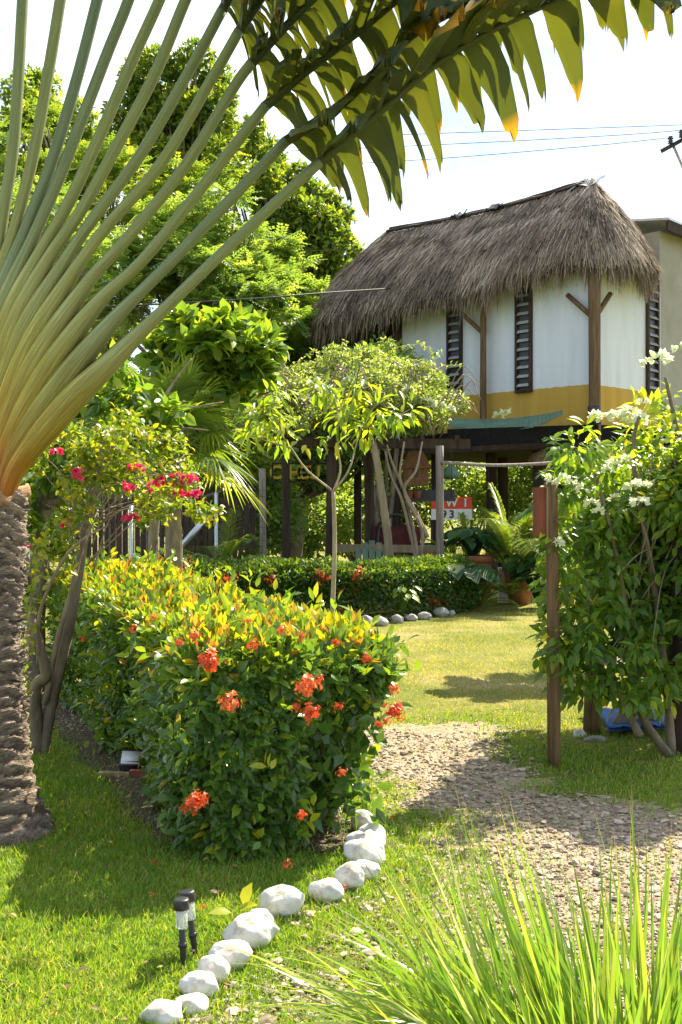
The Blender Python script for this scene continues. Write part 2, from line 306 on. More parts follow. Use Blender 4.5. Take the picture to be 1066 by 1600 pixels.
HD = nrm(np.array((-.36, .93))); HP0 = np.array((-.15, 5.0)) + .05 * np.array((.93, .36)); HN = np.array((HD[1], -HD[0]))    # front hedge axis
HLEN, HW, HH = 5.3, 1.02, 1.0
hp = np.array([HP0 + HD * .5 - HN * .62, HP0 + HD * .1 + HN * .1, HP0 + HD * .1 + HN * .4, HP0 + HD * (HLEN + .2) + HN * .6, HP0 + HD * (HLEN + .2) - HN * .7])
sheet('soil_bed', hp, .008, M['soil'], .15)
shade = np.array([(1.35, 8.6), (1.25, 6.2), (1.9, 5.8), (6, 5.4), (6, 10), (2, 9.4)])
BACK = np.array([(1.75, 18.0), (1.2, 17.35), (.4, 16.5), (-.6, 16.1), (-2.0, 16.0), (-3.6, 16.4)])   # back hedge axis
sheet('back_soil_bed', np.vstack((BACK + (0, -.62), (BACK + (0, .8))[::-1])), .006, M['soil'], .1)

# lawn blades (too many to count)
def lawn(name, n, xr, yr, h, wd, mat, dens, label, k=2, lean=.5, shift=0.0):
    # sample uniform in screen-ish space: y distributed so that the density falls with the distance
    v = rng.random(n); Y = yr[0] * (yr[1] / yr[0]) ** v; X = U(xr[0], xr[1], n)
    half = .33 * Y + .3; X = np.clip(xr[0], -half, None) + (np.minimum(xr[1], half) - np.clip(xr[0], -half, None)) * rng.random(n)
    keep = rng.random(n) < dens(X, Y); X = X[keep]; Y = Y[keep]; m = len(X)
    hh = U(h[0], h[1], m) * (.7 + .6 * fbm(X * 1.8, Y * 1.8, 5)); sc = np.clip(Y / yr[0], 1, 3) ** .5
    D = np.stack((rng.normal(0, lean, m), rng.normal(0, lean, m), np.ones(m)), 1)
    r = np.clip(.1 + .75 * fbm(X * .9, Y * .9, 21) + .25 * (fbm(X * 4, Y * 4, 71) - .5) + rng.normal(0, .2, m) + shift, 0, 1)
    b = MB(); ribbons(b, np.stack((X, Y, np.full(m, -.002)), 1), D, hh, wd * sc, U(.0, .5, m), k, None, r)
    return tag(b.build(name, mat, origin=(0, 0, 0)), label, kind='stuff')
def dens_near(x, y):
    s = sdist(x, y, PATH); d = np.clip(.5 + s / .35 + (fbm(x * 3, y * 3, 8) - .5) * 2.2, .04, 1)
    hs = sdist(x, y, hp); d = d * np.clip(.5 + hs / .25, .12, 1)
    d = np.maximum(d, .62 * np.exp(-((x - (.30 + (y - 4.2) * .1)) / .30) ** 2) * (y < 5.9) * np.clip(.2 + 1.6 * fbm(x * 4, y * 4, 44), 0, 1)); inshade = sdist(x, y, shade) < 0
    d = d * np.clip((9.0 - y) / 2.2, .0, 1) ** .7
    return np.where(inshade, d * .6, d)
lawn('lawn_grass', 235000, (-3.4, 2.7), (3.25, 9.0), (.022, .06), .0042, M['grass'], dens_near, 'bright green lawn grass around the palm and white stones')
def dens_far(x, y):
    s = sdist(x, y, PATH); return np.clip(.5 + s / .5 + (fbm(x * 2, y * 2, 8) - .5) * 1.5, .02, 1) * np.clip(1.7 - 2.0 * fbm(x * .6, y * 1.1, 33), .12, 1)
lawn('meadow_grass', 110000, (-6, 6), (7.8, 19.5), (.02, .05), .008, M['dry_grass'], dens_far, 'short yellowish grass of the open lawn', k=1)
lawn('far_grass', 26000, (-9, 9), (19.5, 45), (.04, .12), .02, M['dry_grass'], lambda x, y: np.ones_like(x), 'rough grass growing under and beyond the house', k=1)
# gravel stones (too many to count)
def pebbles(n):
    ico = []
    t = (1 + 5 ** .5) / 2
    iv = nrm(np.array([(-1, t, 0), (1, t, 0), (-1, -t, 0), (1, -t, 0), (0, -1, t), (0, 1, t), (0, -1, -t), (0, 1, -t), (t, 0, -1), (t, 0, 1), (-t, 0, -1), (-t, 0, 1)]))
    fc = np.array([(0, 11, 5), (0, 5, 1), (0, 1, 7), (0, 7, 10), (0, 10, 11), (1, 5, 9), (5, 11, 4), (11, 10, 2), (10, 7, 6), (7, 1, 8), (3, 9, 4), (3, 4, 2), (3, 2, 6), (3, 6, 8), (3, 8, 9), (4, 9, 5), (2, 4, 11), (6, 2, 10), (8, 6, 7), (9, 8, 1)])
    Y = 3.0 * (9.0 / 3.0) ** rng.random(n); X = U(-1, 1, n) * (.33 * Y + .2)
    s = sdist(X, Y, PATH); d = np.clip(.42 - s / .5 + (fbm(X * 2.2, Y * 2.2, 18) - .5) * 3.0, 0, 1) * .8
    band = np.clip(1.2 - 1.0 * np.exp(-((X - (.28 + (Y - 4.2) * .1)) / .3) ** 2) * (Y < 5.6), .1, 1)
    k = rng.random(n) < d * band; X, Y = X[k], Y[k]; m = len(X)
    sz = .0035 + .011 * rng.random(m) ** 3.2 + .016 * (rng.random(m) < .015)
    rad = sz[:, None, None] * (1 + .25 * rng.normal(size=(m, 12, 1)))
    yaw = U(0, 6.28, m); c, s_ = np.cos(yaw)[:, None], np.sin(yaw)[:, None]
    v = iv[None] * rad * np.stack((U(.8, 1.5, m), U(.7, 1.1, m), U(.35, .7, m)), 1)[:, None]
    vx = v[..., 0] * c - v[..., 1] * s_; vy = v[..., 0] * s_ + v[..., 1] * c
    v = np.stack((vx + X[:, None], vy + Y[:, None], v[..., 2] + .006 + sz[:, None] * .25), -1)
    b = MB(); b.add(v, (fc[None] + (np.arange(m) * 12)[:, None, None]).reshape(-1, 3), np.repeat(rng.random(m), 12))
    tag(b.build('gravel', M['gravel'], smooth=False, origin=(0, 0, 0)), 'pale loose gravel spread over the garden path', kind='stuff')
pebbles(80000)

# ------------------------------------------------------------------ stones
def rock(c, w_, h_, d_, seed, flat=.0):
    r2 = np.random.default_rng(seed)
    import bmesh
    bm = bmesh.new(); bmesh.ops.create_icosphere(bm, subdivisions=4, radius=1); v = np.array([x.co[:] for x in bm.verts]); f = np.array([[q.index for q in x.verts] for x in bm.faces]); bm.free()
    for _ in range(9):
        nn = nrm(r2.normal(size=3)); nn[2] *= .7; nn = nrm(nn); lim = r2.uniform(.72, .95); dd = v @ nn
        v = v - np.outer(np.maximum(dd - lim, 0) * .8, nn)
    for k in range(3):
        fr = 2.0 * 2 ** k; ph = r2.uniform(0, 6, (3,)); v = v * (1 + (.06 / (k + 1)) * np.sin(v[:, [0]] * fr + ph[0]) * np.sin(v[:, [1]] * fr + ph[1]) * np.sin(v[:, [2]] * fr + ph[2]) * 2)
    v = v - (v.max(0) + v.min(0)) / 2; v = v / (v.max(0) - v.min(0))
    v = v * np.array((w_, d_, h_)) + np.asarray(c) + (0, 0, h_ / 2)
    b = MB(); b.add(v, f); return b
# (cx, top, bottom, width) in photo pixels
STONES = [
 (249, 1578, 1612, 66, 'round white stone at the near end of the stone row'), (297, 1567, 1595, 52, 'low white stone, second from the near end of the row'),
 (309, 1534, 1570, 62, 'angular white stone with a tan stain on top, third from the near end'), (332, 1505, 1548, 50, 'steep faced white stone, fourth from the near end, beside the solar lights'),
 (357, 1487, 1526, 70, 'flat topped white stone, fifth from the near end'), (389, 1445, 1494, 88, 'widest white stone of the row, rough and speckled'),
 (407, 1432, 1460, 46, 'white stone half hidden behind the widest stone'), (439, 1396, 1442, 70, 'tall smooth white dome stone at the front corner of the hedge'),
 (509, 1383, 1420, 56, 'blunt white stone with a fallen red flower at its end'), (546, 1357, 1402, 46, 'upright rounded white stone at the bend of the row'),
 (571, 1356, 1382, 48, 'thin slanting white stone leaning on the upright one'), (570, 1324, 1362, 64, 'pointed white stone with a few dark specks, fourth from the far end'),
 (572, 1308, 1342, 62, 'sloping white stone, third from the far end'), (580, 1296, 1326, 46, 'grey faced white stone, second from the far end'),
 (568, 1274, 1306, 38, 'small round white stone at the far end under the hedge')]
for i, (px, t, b_, w_, lab) in enumerate(STONES):
    g = G(px, b_ - 4); sc = g[1] / F; ww = w_ * sc * 1.04; hh = (b_ - t) * sc * .98
    tag(rock((g[0], g[1] + ww * .35, -.015), ww, hh + .02, ww * .8, 100 + i).build('white_stone', M['stone_white']), lab, 'stone', 'white painted stones edging the lawn')
FST = [(690, 951, 965, 26, 'largest pale stone of the back hedge edging'), (706, 955, 963, 14, 'small grey stone at the open end of the back hedge edging'), (664, 958, 969, 24, 'low grey stone beside the largest pale one'), (643, 961, 971, 22, 'flat grey stone in the middle of the back edging'),
       (622, 962, 975, 20, 'rounded grey stone fourth from the hidden end of the back edging'), (595, 965, 979, 26, 'grey stone third from the hidden end of the back edging'), (573, 963, 980, 24, 'dome shaped grey stone just past the front hedge leaves'), (552, 968, 984, 20, 'grey stone partly hidden by the front hedge leaves')]
for i, (px, t, b_, w_, lab) in enumerate(FST):
    g = G(px, b_); sc = g[1] / F
    tag(rock((g[0], g[1] + .1, -.02), w_ * sc, (b_ - t) * sc + .03, w_ * sc * .8, 200 + i).build('grey_stone', M['stone_grey']), lab, 'stone', 'grey stones edging the back hedge')

# longer grass standing round the painted stones
gp = []
for i, (px, t, b_, w_, lab) in enumerate(STONES):
    g = G(px, b_ - 4); ww = w_ * g[1] / F * .5; a = U(0, 6.28, 90); k = U(.92, 1.25, 90); gp.append(np.stack((g[0] + np.cos(a) * ww * k, g[1] + ww * .7 + np.sin(a) * ww * .85 * k, a * 0), 1))
gp = np.concatenate(gp); n = len(gp); mb = MB(); ribbons(mb, gp, np.array((0, 0, 1.)) + .45 * rng.normal(size=(n, 3)) * (1, 1, 0), U(.03, .075, n), .0042, U(0, .6, n), 2, None, np.clip(rng.normal(.5, .22, n), 0, 1))
tag(mb.build('stone_edge_grass', M['grass'], origin=(0, 0, 0)), 'longer grass blades standing around the white stones', kind='stuff')
# ------------------------------------------------------------------ hedges
def floret_cluster(mb, c, r, n=46, up=(0, 0, 1)):
    c = np.asarray(c, float); d = rdir(n * 3); d = d[(d @ nrm(np.asarray(up, float))) > -.15][:n]; n = len(d)
    tone = U(0, .5); rr0 = (U(.45, 1.15, n) * (.75 + .5 * (np.sin(d[:, 0] * 5 + r * 900) * np.sin(d[:, 2] * 5 + 1))))[:, None]
    for q in range(4):
        a = nrm(np.cross(d, rdir(n)))
        leaves(mb, c + d * r * rr0, a + .35 * d, d, r * .36, r * .24, L4, np.clip(U(0, 1, n) * .6 + tone, 0, 1))
    ribbons(mb, np.repeat(c[None], n, 0), d, r * .95, r * .05, 0, 1, None, .1)
t = thing('ixora_hedge', 'clipped ixora hedge with yellow and orange young leaves on top and red flowers', 'hedge', (HP0[0], HP0[1], 0))
def hedge_pts(n):
    # sample the clipped block's shell; a = along, b = across, z
    A = np.array([HLEN * HW, HLEN * HH, HLEN * HH, HW * HH * 1.7, HW * HH * .5]); face = rng.choice(5, n, p=A / A.sum())
    a = U(0, HLEN, n); b = U(-.5, .5, n) * HW; z = HH * rng.random(n) ** .95; dep = .13 * rng.random(n) ** 1.3
    nx = np.zeros((n, 3))      # normal in (a,b,z)
    for k, (ax, val, s) in enumerate(((2, HH, 1), (1, -HW / 2, -1), (1, HW / 2, 1), (0, 0, -1), (0, HLEN, 1))):
        m = face == k
        if ax == 2: z[m] = val - dep[m]
        elif ax == 1: b[m] = val - s * dep[m]
        else: a[m] = val - s * dep[m]
        nx[m, ax] = s
    # rounded, bulging edges and taper towards the ground
    bulge = (fbm(a * 1.3 + 5, z * 1.7 + b * 2, 4) - .5) * .34
    notch = .36 * np.exp(-((a - 1.8) / .42) ** 2) * np.clip(1.15 - z / .75, 0, 1) * (face == 1); b = b + notch
    rr = .27; ca = np.clip(a, rr * 1.5, HLEN - rr); cb = np.clip(b, -HW / 2 + rr, HW / 2 - rr); cz = np.minimum(z, HH - rr)
    v = np.stack((a - ca, b - cb, z - cz), 1); ln = np.linalg.norm(v, axis=1); sc = np.where(ln > rr, rr / np.maximum(ln, 1e-6), 1)[:, None]
    q = np.stack((ca, cb, cz), 1) + v * sc
    nx = nrm(nx + v / rr * .8)
    q = q + nx * bulge[:, None]
    q[:, 2] *= 1 - .08 * np.clip(q[:, 1] / .5, 0, 1) - .045 * np.clip(1 - q[:, 0] / 1.6, 0, 1)
    tap = np.where(q[:, 1] > 0, .72 + .28 * np.clip(q[:, 2] / .75, 0, 1), .93 + .07 * np.clip(q[:, 2] / .6, 0, 1)); q[:, 1] *= tap; q[:, 0] = (q[:, 0] - 2) * tap + 2
    wpos = np.stack((HP0[0] + HD[0] * q[:, 0] + HN[0] * q[:, 1], HP0[1] + HD[1] * q[:, 0] + HN[1] * q[:, 1], q[:, 2] + .03), 1)
    wn = np.stack((HD[0] * nx[:, 0] + HN[0] * nx[:, 1], HD[1] * nx[:, 0] + HN[1] * nx[:, 1], nx[:, 2]), 1)
    return wpos, nrm(wn), face
n = 25000; pos, nor, face = hedge_pts(n); top = np.clip((pos[:, 2] - .72) / .3, 0, 1)
D = nor * .55 + rdir(n) * .75 + np.stack((np.zeros(n), np.zeros(n), -.25 + 1.25 * top * U(.4, 1.2, n)), 1)
N = nor + np.array((0, 0, .6)) + rdir(n) * .5; N[top > .6] = (rdir(n) + nor * .2)[top > .6]
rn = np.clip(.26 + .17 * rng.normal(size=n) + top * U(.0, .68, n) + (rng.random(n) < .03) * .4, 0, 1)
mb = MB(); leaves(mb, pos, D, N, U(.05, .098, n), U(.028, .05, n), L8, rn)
ns = 420; ps, nn_, ff = hedge_pts(ns); kk = rng.integers(3, 6, ns)      # loose shoots breaking the clipped outline
for q, d_, k in zip(ps, nn_, kk): leaves(mb, q + d_ * np.linspace(.02, .13, k)[:, None] + (0, 0, .02), d_ * .5 + rdir(k) * .8 + np.array((0, 0, .35)), rdir(k) + Zup, U(.05, .09, k), U(.028, .046, k), L8, np.clip(U(.2, .75) + rng.normal(0, .08, k), 0, 1))
n2 = 1700; pos2, nor2, f2 = hedge_pts(n2 * 4); k = pos2[:, 2] > .88; pos2 = pos2[k][:n2]; nn = len(pos2)    # upright shoots
leaves(mb, pos2 + (0, 0, .015), np.array((0, 0, 1.)) + .42 * rdir(nn), rdir(nn), U(.05, .085, nn), U(.024, .04, nn), L8, np.clip(U(.5, 1.05, nn), 0, 1))
n3 = 9000; q = np.stack((U(.1, HLEN - .1, n3), U(-.36, .36, n3), U(.1, .86, n3)), 1)
q = q[~((np.abs(q[:, 0] - 1.8) < .6) & (q[:, 1] < -.1) & (q[:, 2] < .6))]; n3 = len(q)
wp = np.stack((HP0[0] + HD[0] * q[:, 0] + HN[0] * q[:, 1], HP0[1] + HD[1] * q[:, 0] + HN[1] * q[:, 1], q[:, 2]), 1)
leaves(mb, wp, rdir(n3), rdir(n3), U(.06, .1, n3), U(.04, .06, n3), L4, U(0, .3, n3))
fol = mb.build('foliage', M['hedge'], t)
mb = MB()
for k in range(70):
    a = U(.45, HLEN - .3); b = U(-.28, .12); x0 = HP0 + HD * a + HN * b
    p0 = np.array((x0[0], x0[1], 0)); p1 = p0 + (U(-.15, .15), U(-.15, .15), U(.6, .95))
    tube(mb, catmull([p0, (p0 + p1) / 2 + U(-.05, .05, 3), p1], 6), np.linspace(.011, .004, 6), 5)
mb.build('stems', M['twig'], t)
FL = [(478, 1075, 4.55), (487, 1115, 4.5), (462, 1105, 4.5), (530, 1105, 4.6), (500, 1062, 4.62), (357, 1100, 4.55), (325, 1035, 4.6), (304, 995, 4.9), (240, 965, 5.8), (208, 985, 6.2), (305, 1255, 4.62), (318, 1248, 4.66), (292, 1262, 4.7), (472, 1275, 4.62), (535, 1208, 4.68),
      (615, 1078, 4.85), (616, 1112, 4.85), (592, 1132, 4.72), (605, 1128, 4.75), (525, 1005, 4.9), (573, 1030, 4.75), (440, 985, 5.0), (385, 975, 5.3), (395, 1010, 4.85), (448, 1352, 4.7), (130, 1000, 7.3), (280, 1005, 5.0), (470, 995, 5.1)]
for k, (px, py, Y) in enumerate(FL):
    big = py in (1075, 1115, 1255, 1112, 1100, 1035)
    b = MB(); floret_cluster(b, P(px, py, Y), (.047 if big else .028) * U(.75, 1.2), 64 if big else 34, (0, -.6, .8)); b.build('flower_cluster', M['flower_red'], t)
# back hedge
t = thing('ixora_hedge', 'low dark green ixora hedge with small red flowers in front of the pergola', 'hedge', (BACK[2][0], BACK[2][1], 0))
bl = catmull(np.c_[BACK, np.zeros(len(BACK))], 120); bt = nrm(np.gradient(bl, axis=0)); bn = np.stack((bt[:, 1], -bt[:, 0], bt[:, 2] * 0), 1)
n = 30000; i = rng.integers(0, 120, n); ang = U(-.25, math.pi + .25, n); rr = 1 - .18 * rng.random(n)
wl = .48 + .12 * (fbm(i * .09, ang * 1.2, 6) - .5); hl = .86 + .25 * (fbm(i * .11, ang * 0.8, 16) - .5)
se = lambda c: np.sign(c) * np.abs(c) ** .6
off = se(np.cos(ang)) * wl * rr; zz = np.maximum(se(np.sin(ang)) * hl * rr, .03 + .1 * rng.random(n)); zz = np.where(np.sin(ang) < .25, U(.05, .75, n), zz)
pos = bl[i] + bn[i] * off[:, None] + bt[i] * U(-.08, .08, n)[:, None]; pos[:, 2] = zz
# round off the open end
nor = nrm(bn[i] * np.cos(ang)[:, None] + np.array((0, 0, 1.)) * np.maximum(np.sin(ang), 0)[:, None])
mb = MB(); leaves(mb, pos, nor + rdir(n) * .8, nor + rdir(n) * .6, U(.05, .085, n), U(.03, .045, n), L4, np.clip(.3 + .2 * rng.normal(size=n) + .35 * (zz > .7), 0, 1))
pe, de = ellipsoid_pts(2500, (BACK[0][0], BACK[0][1], .4), (.5, .5, .48), .75); pe[:, 2] = np.maximum(pe[:, 2], .05); leaves(mb, pe, de + rdir(2500) * .8, de, U(.05, .085, 2500), U(.03, .045, 2500), L4)
mb.build('foliage', M['back_hedge'], t)
BF = [(255, 885), (265, 892), (248, 893), (295, 880), (290, 895), (284, 902), (240, 900), (196, 885), (322, 908), (360, 905), (400, 893), (388, 922), (425, 905), (500, 902), (532, 925), (558, 900), (570, 902), (603, 915), (555, 923), (645, 908), (655, 912), (675, 905), (682, 890), (685, 918), (678, 943), (695, 942), (668, 915), (660, 922), (532, 955), (690, 900)]
for px, py in BF:
    x = (px - CX) / F * 15.9; j = np.argmin(np.abs(bl[:, 0] / bl[:, 1] * F + CX - px)); Y = bl[j][1] - .42 + .25 * (py < 895)
    b = MB(); floret_cluster(b, P(px, py, Y), U(.08, .14), 30, (0, -.7, .7)); b.build('flower_cluster', M['flower_red'], t)

# ------------------------------------------------------------------ traveller's palm
PY = 5.5
def petmat():
    m, n, l, o = newmat('petiole')
    cb = n.new('ShaderNodeCombineXYZ'); ra_ = n.new('ShaderNodeMath'); ra_.operation = 'MULTIPLY'; ra_.inputs[1].default_value = 26; l.new(attr(n, 'rnd'), ra_.inputs[0])
    tb = n.new('ShaderNodeMath'); tb.operation = 'MULTIPLY'; tb.inputs[1].default_value = 7; l.new(attr(n, 'tip'), tb.inputs[0])
    l.new(ra_.outputs[0], cb.inputs[0]); l.new(tb.outputs[0], cb.inputs[1])
    oi = n.new('ShaderNodeObjectInfo'); l.new(oi.outputs['Random'], cb.inputs[2])
    z = n.new('ShaderNodeTexNoise'); z.inputs['Scale'].default_value = 1.3; z.inputs['Detail'].default_value = 6; z.inputs['Roughness'].default_value = .65; l.new(cb.outputs[0], z.inputs['Vector'])
    ad = n.new('ShaderNodeMath'); ad.operation = 'MULTIPLY_ADD'; ad.inputs[1].default_value = .34; l.new(z.outputs['Fac'], ad.inputs[0])
    sb = n.new('ShaderNodeMath'); sb.operation = 'SUBTRACT'; sb.inputs[1].default_value = .17; l.new(attr(n, 'tip'), sb.inputs[0]); l.new(sb.outputs[0], ad.inputs[2])
    r = ramp(n, [(.0, (.34, .11, .015)), (.06, (.36, .17, .02)), (.12, (.30, .225, .035)), (.26, (.26, .25, .06)), (.40, (.25, .285, .13)), (.55, (.20, .245, .12)), (1, (.15, .195, .085))]); l.new(ad.outputs[0], r.inputs[0])
    st = ramp(n, [(.25, (.38, .32, .20)), (.40, (.72, .72, .66)), (.55, (1, 1, 1)), (.70, (1.7, 1.7, 1.75))]); l.new(z.outputs['Fac'], st.inputs[0])
    tn = ramp(n, [(0, (.82, .86, .95)), (.5, (1.05, 1.0, .85)), (1, (1.25, 1.12, .8))]); l.new(oi.outputs['Random'], tn.inputs[0])
    xt = n.new('ShaderNodeMix'); xt.data_type = 'RGBA'; xt.blend_type = 'MULTIPLY'; xt.inputs[0].default_value = 1; l.new(r.outputs[0], xt.inputs[6]); l.new(tn.outputs[0], xt.inputs[7])
    z9 = n.new('ShaderNodeTexNoise'); z9.inputs['Scale'].default_value = .8; z9.inputs['Detail'].default_value = 9; z9.inputs['Roughness'].default_value = .75; l.new(cb.outputs[0], z9.inputs['Vector'])
    sp = ramp(n, [(.30, (.45, .36, .22)), (.37, (1, 1, 1)), (.66, (1, 1, 1)), (.74, (1.3, 1.3, 1.35))]); l.new(z9.outputs['Fac'], sp.inputs[0])
    xs = n.new('ShaderNodeMix'); xs.data_type = 'RGBA'; xs.blend_type = 'MULTIPLY'; xs.inputs[0].default_value = .9; l.new(xt.outputs[2], xs.inputs[6]); l.new(sp.outputs[0], xs.inputs[7])
    x = n.new('ShaderNodeMix'); x.data_type = 'RGBA'; x.blend_type = 'MULTIPLY'; x.inputs[0].default_value = .85; l.new(xs.outputs[2], x.inputs[6]); l.new(st.outputs[0], x.inputs[7])
    ed = ramp(n, [(.0, (.04, .02, .008)), (.075, (.09, .05, .025)), (.125, (.85, .85, .8)), (.22, (1.4, 1.4, 1.45)), (.42, (1, 1, 1)), (.95, (.8, .76, .66))]); l.new(attr(n, 'edge'), ed.inputs[0])  # dry brown margin doubling as dark gap line, with a highlight painted beside it
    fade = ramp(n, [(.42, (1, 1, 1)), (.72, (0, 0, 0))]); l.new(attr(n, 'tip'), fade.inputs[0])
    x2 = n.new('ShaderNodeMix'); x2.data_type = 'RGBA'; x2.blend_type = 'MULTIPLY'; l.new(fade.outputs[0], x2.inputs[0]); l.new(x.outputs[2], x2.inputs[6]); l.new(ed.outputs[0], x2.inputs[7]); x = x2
    p = n.new('ShaderNodeBsdfPrincipled'); p.inputs['Roughness'].default_value = .5; p.inputs['Specular IOR Level'].default_value = .3; l.new(x.outputs[2], p.inputs['Base Color'])
    b = n.new('ShaderNodeBump'); b.inputs['Strength'].default_value = .35; b.inputs['Distance'].default_value = .01; l.new(z.outputs['Fac'], b.inputs['Height']); l.new(b.outputs[0], p.inputs['Normal'])
    l.new(p.outputs[0], o.inputs[0]); return m
M['petiole'] = petmat()
PET = [  # petiole paths right of the axis, photo pixels, outermost first
 [(16, 778), (40, 722), (105, 640), (190, 555), (350, 398), (500, 256)],
 [(10, 768), (34, 700), (95, 610), (178, 505), (280, 400), (447, 222)],
 [(4, 758), (26, 680), (80, 580), (155, 475), (240, 390), (415, 165)],
 [(-2, 750), (16, 665), (66, 555), (140, 440), (200, 372), (290, 258), (365, 135), (392, 97)],
 [(-7, 742), (8, 650), (52, 535), (115, 425), (165, 355), (250, 255), (330, 120), (372, 45)],
 [(-11, 736), (0, 640), (40, 515), (98, 410), (140, 345), (220, 235), (300, 95), (345, 10)],
 [(-14, 732), (-8, 630), (26, 500), (75, 400), (125, 325), (180, 225), (240, 110), (285, 0), (320, -80)],
 [(-17, 728), (-14, 620), (14, 490), (60, 390), (105, 310), (155, 200), (206, 80), (242, 0), (275, -80)],
 [(-19, 725), (-18, 610), (2, 480), (45, 370), (88, 270), (130, 160), (166, 65), (192, 0), (228, -100)],
 [(-21, 722), (-21, 600), (-8, 470), (32, 355), (72, 250), (110, 125), (142, 0), (168, -110)],
 [(-23, 720), (-24, 590), (-16, 460), (14, 350), (44, 230), (66, 105), (83, 0), (100, -110)],
 [(-25, 720), (-26, 590), (-24, 460), (-8, 340), (10, 220), (18, 100), (23, 0), (28, -110)]]
MID = [
 [(500, 256), (560, 205), (608, 165), (673, 110), (743, 65), (813, 30), (883, 0), (970, -28), (1040, -20)],
 [(447, 222), (533, 165), (600, 100), (648, 55), (710, 20), (790, -25), (900, -60), (1000, -60)],
 [(415, 165), (480, 110), (560, 50), (650, -20), (760, -80), (880, -100)],
 [(392, 97), (450, 35), (530, -40), (630, -110), (740, -140)],
 [(372, 45), (425, -30), (510, -120), (610, -190)],
 [(345, 10), (395, -80), (470, -190), (560, -270)],
 [(320, -80), (370, -200), (440, -310), (520, -380)], [(275, -80), (320, -210), (370, -330), (430, -420)], [(228, -100), (260, -230), (300, -370), (350, -460)],
 [(168, -110), (190, -260), (215, -400), (250, -500)], [(100, -110), (115, -260), (128, -420), (145, -540)], [(28, -110), (33, -270), (38, -430), (40, -560)]]
AXPX = -28
for k in range(6, 12):           # the upright stalks are longer, so their blades start higher up
    a_, b_ = np.array(PET[k][-2], float), np.array(PET[k][-1], float); sh = (b_ - a_) / np.linalg.norm(b_ - a_) * 300
    PET[k] = PET[k] + [tuple(b_ + sh)]; MID[k] = [tuple(np.array(q) + sh) for q in MID[k]]
trunk_base = P(AXPX, 1312, PY); trunk_base[2] = 0
palm = thing('travellers_palm', 'tall traveller palm with a fan of long pale green stalks on a ringed brown trunk', 'palm', trunk_base)
def petiole(path, k, mirror=False):
    pts = np.array([P(a, b, PY) for a, b in path]); ax = P(AXPX, 800, PY)[0]
    if mirror: pts[:, 0] = 2 * ax - pts[:, 0]
    c = catmull(pts, 46); d = np.concatenate(([0], np.cumsum(np.linalg.norm(np.diff(c, axis=0), axis=1)))); s = d / d[-1]
    c[:, 1] += -.08 + k * .016 + (.03 if mirror else 0) + .05 * s
    T = nrm(np.gradient(c, axis=0)); S = nrm(np.cross(T, (0, 1., 0))); B = np.cross(S, T)
    m_ = np.clip((d - .5) / .72, 0, 1); m_ = m_ * m_ * (3 - 2 * m_)
    a_ = (.069 * np.clip(.5 + d / .8, 0, 1)) * (1 - m_) + (.0315 - .006 * s) * m_; b_ = .085 * (1 - m_) + .032 * m_
    seg = 28; an = np.linspace(0, 2 * math.pi, seg, endpoint=False)
    ca, sa = np.cos(an), np.sin(an); sa = np.where(sa > 0, sa * .55, sa)     # flat channelled upper side faces the axis
    v = c[:, None] + S[:, None] * (a_[:, None] * ca)[..., None] + B[:, None] * (b_[:, None] * sa)[..., None]
    mb = MB(); mb.add(v, [grid_faces(46, seg, True), np.arange(seg)[None] + 45 * seg, np.arange(seg)[None, ::-1]], np.tile(np.abs(an / math.pi - 1), 46) + k * .37, np.repeat(np.clip(d / 2.3, 0, 1), seg))
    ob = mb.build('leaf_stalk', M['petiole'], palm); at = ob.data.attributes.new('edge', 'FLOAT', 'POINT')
    at.data.foreach_set('value', np.tile((1 + (ca if mirror else -ca)) / 2, 46).astype(np.float32)); return ob, c[-1]
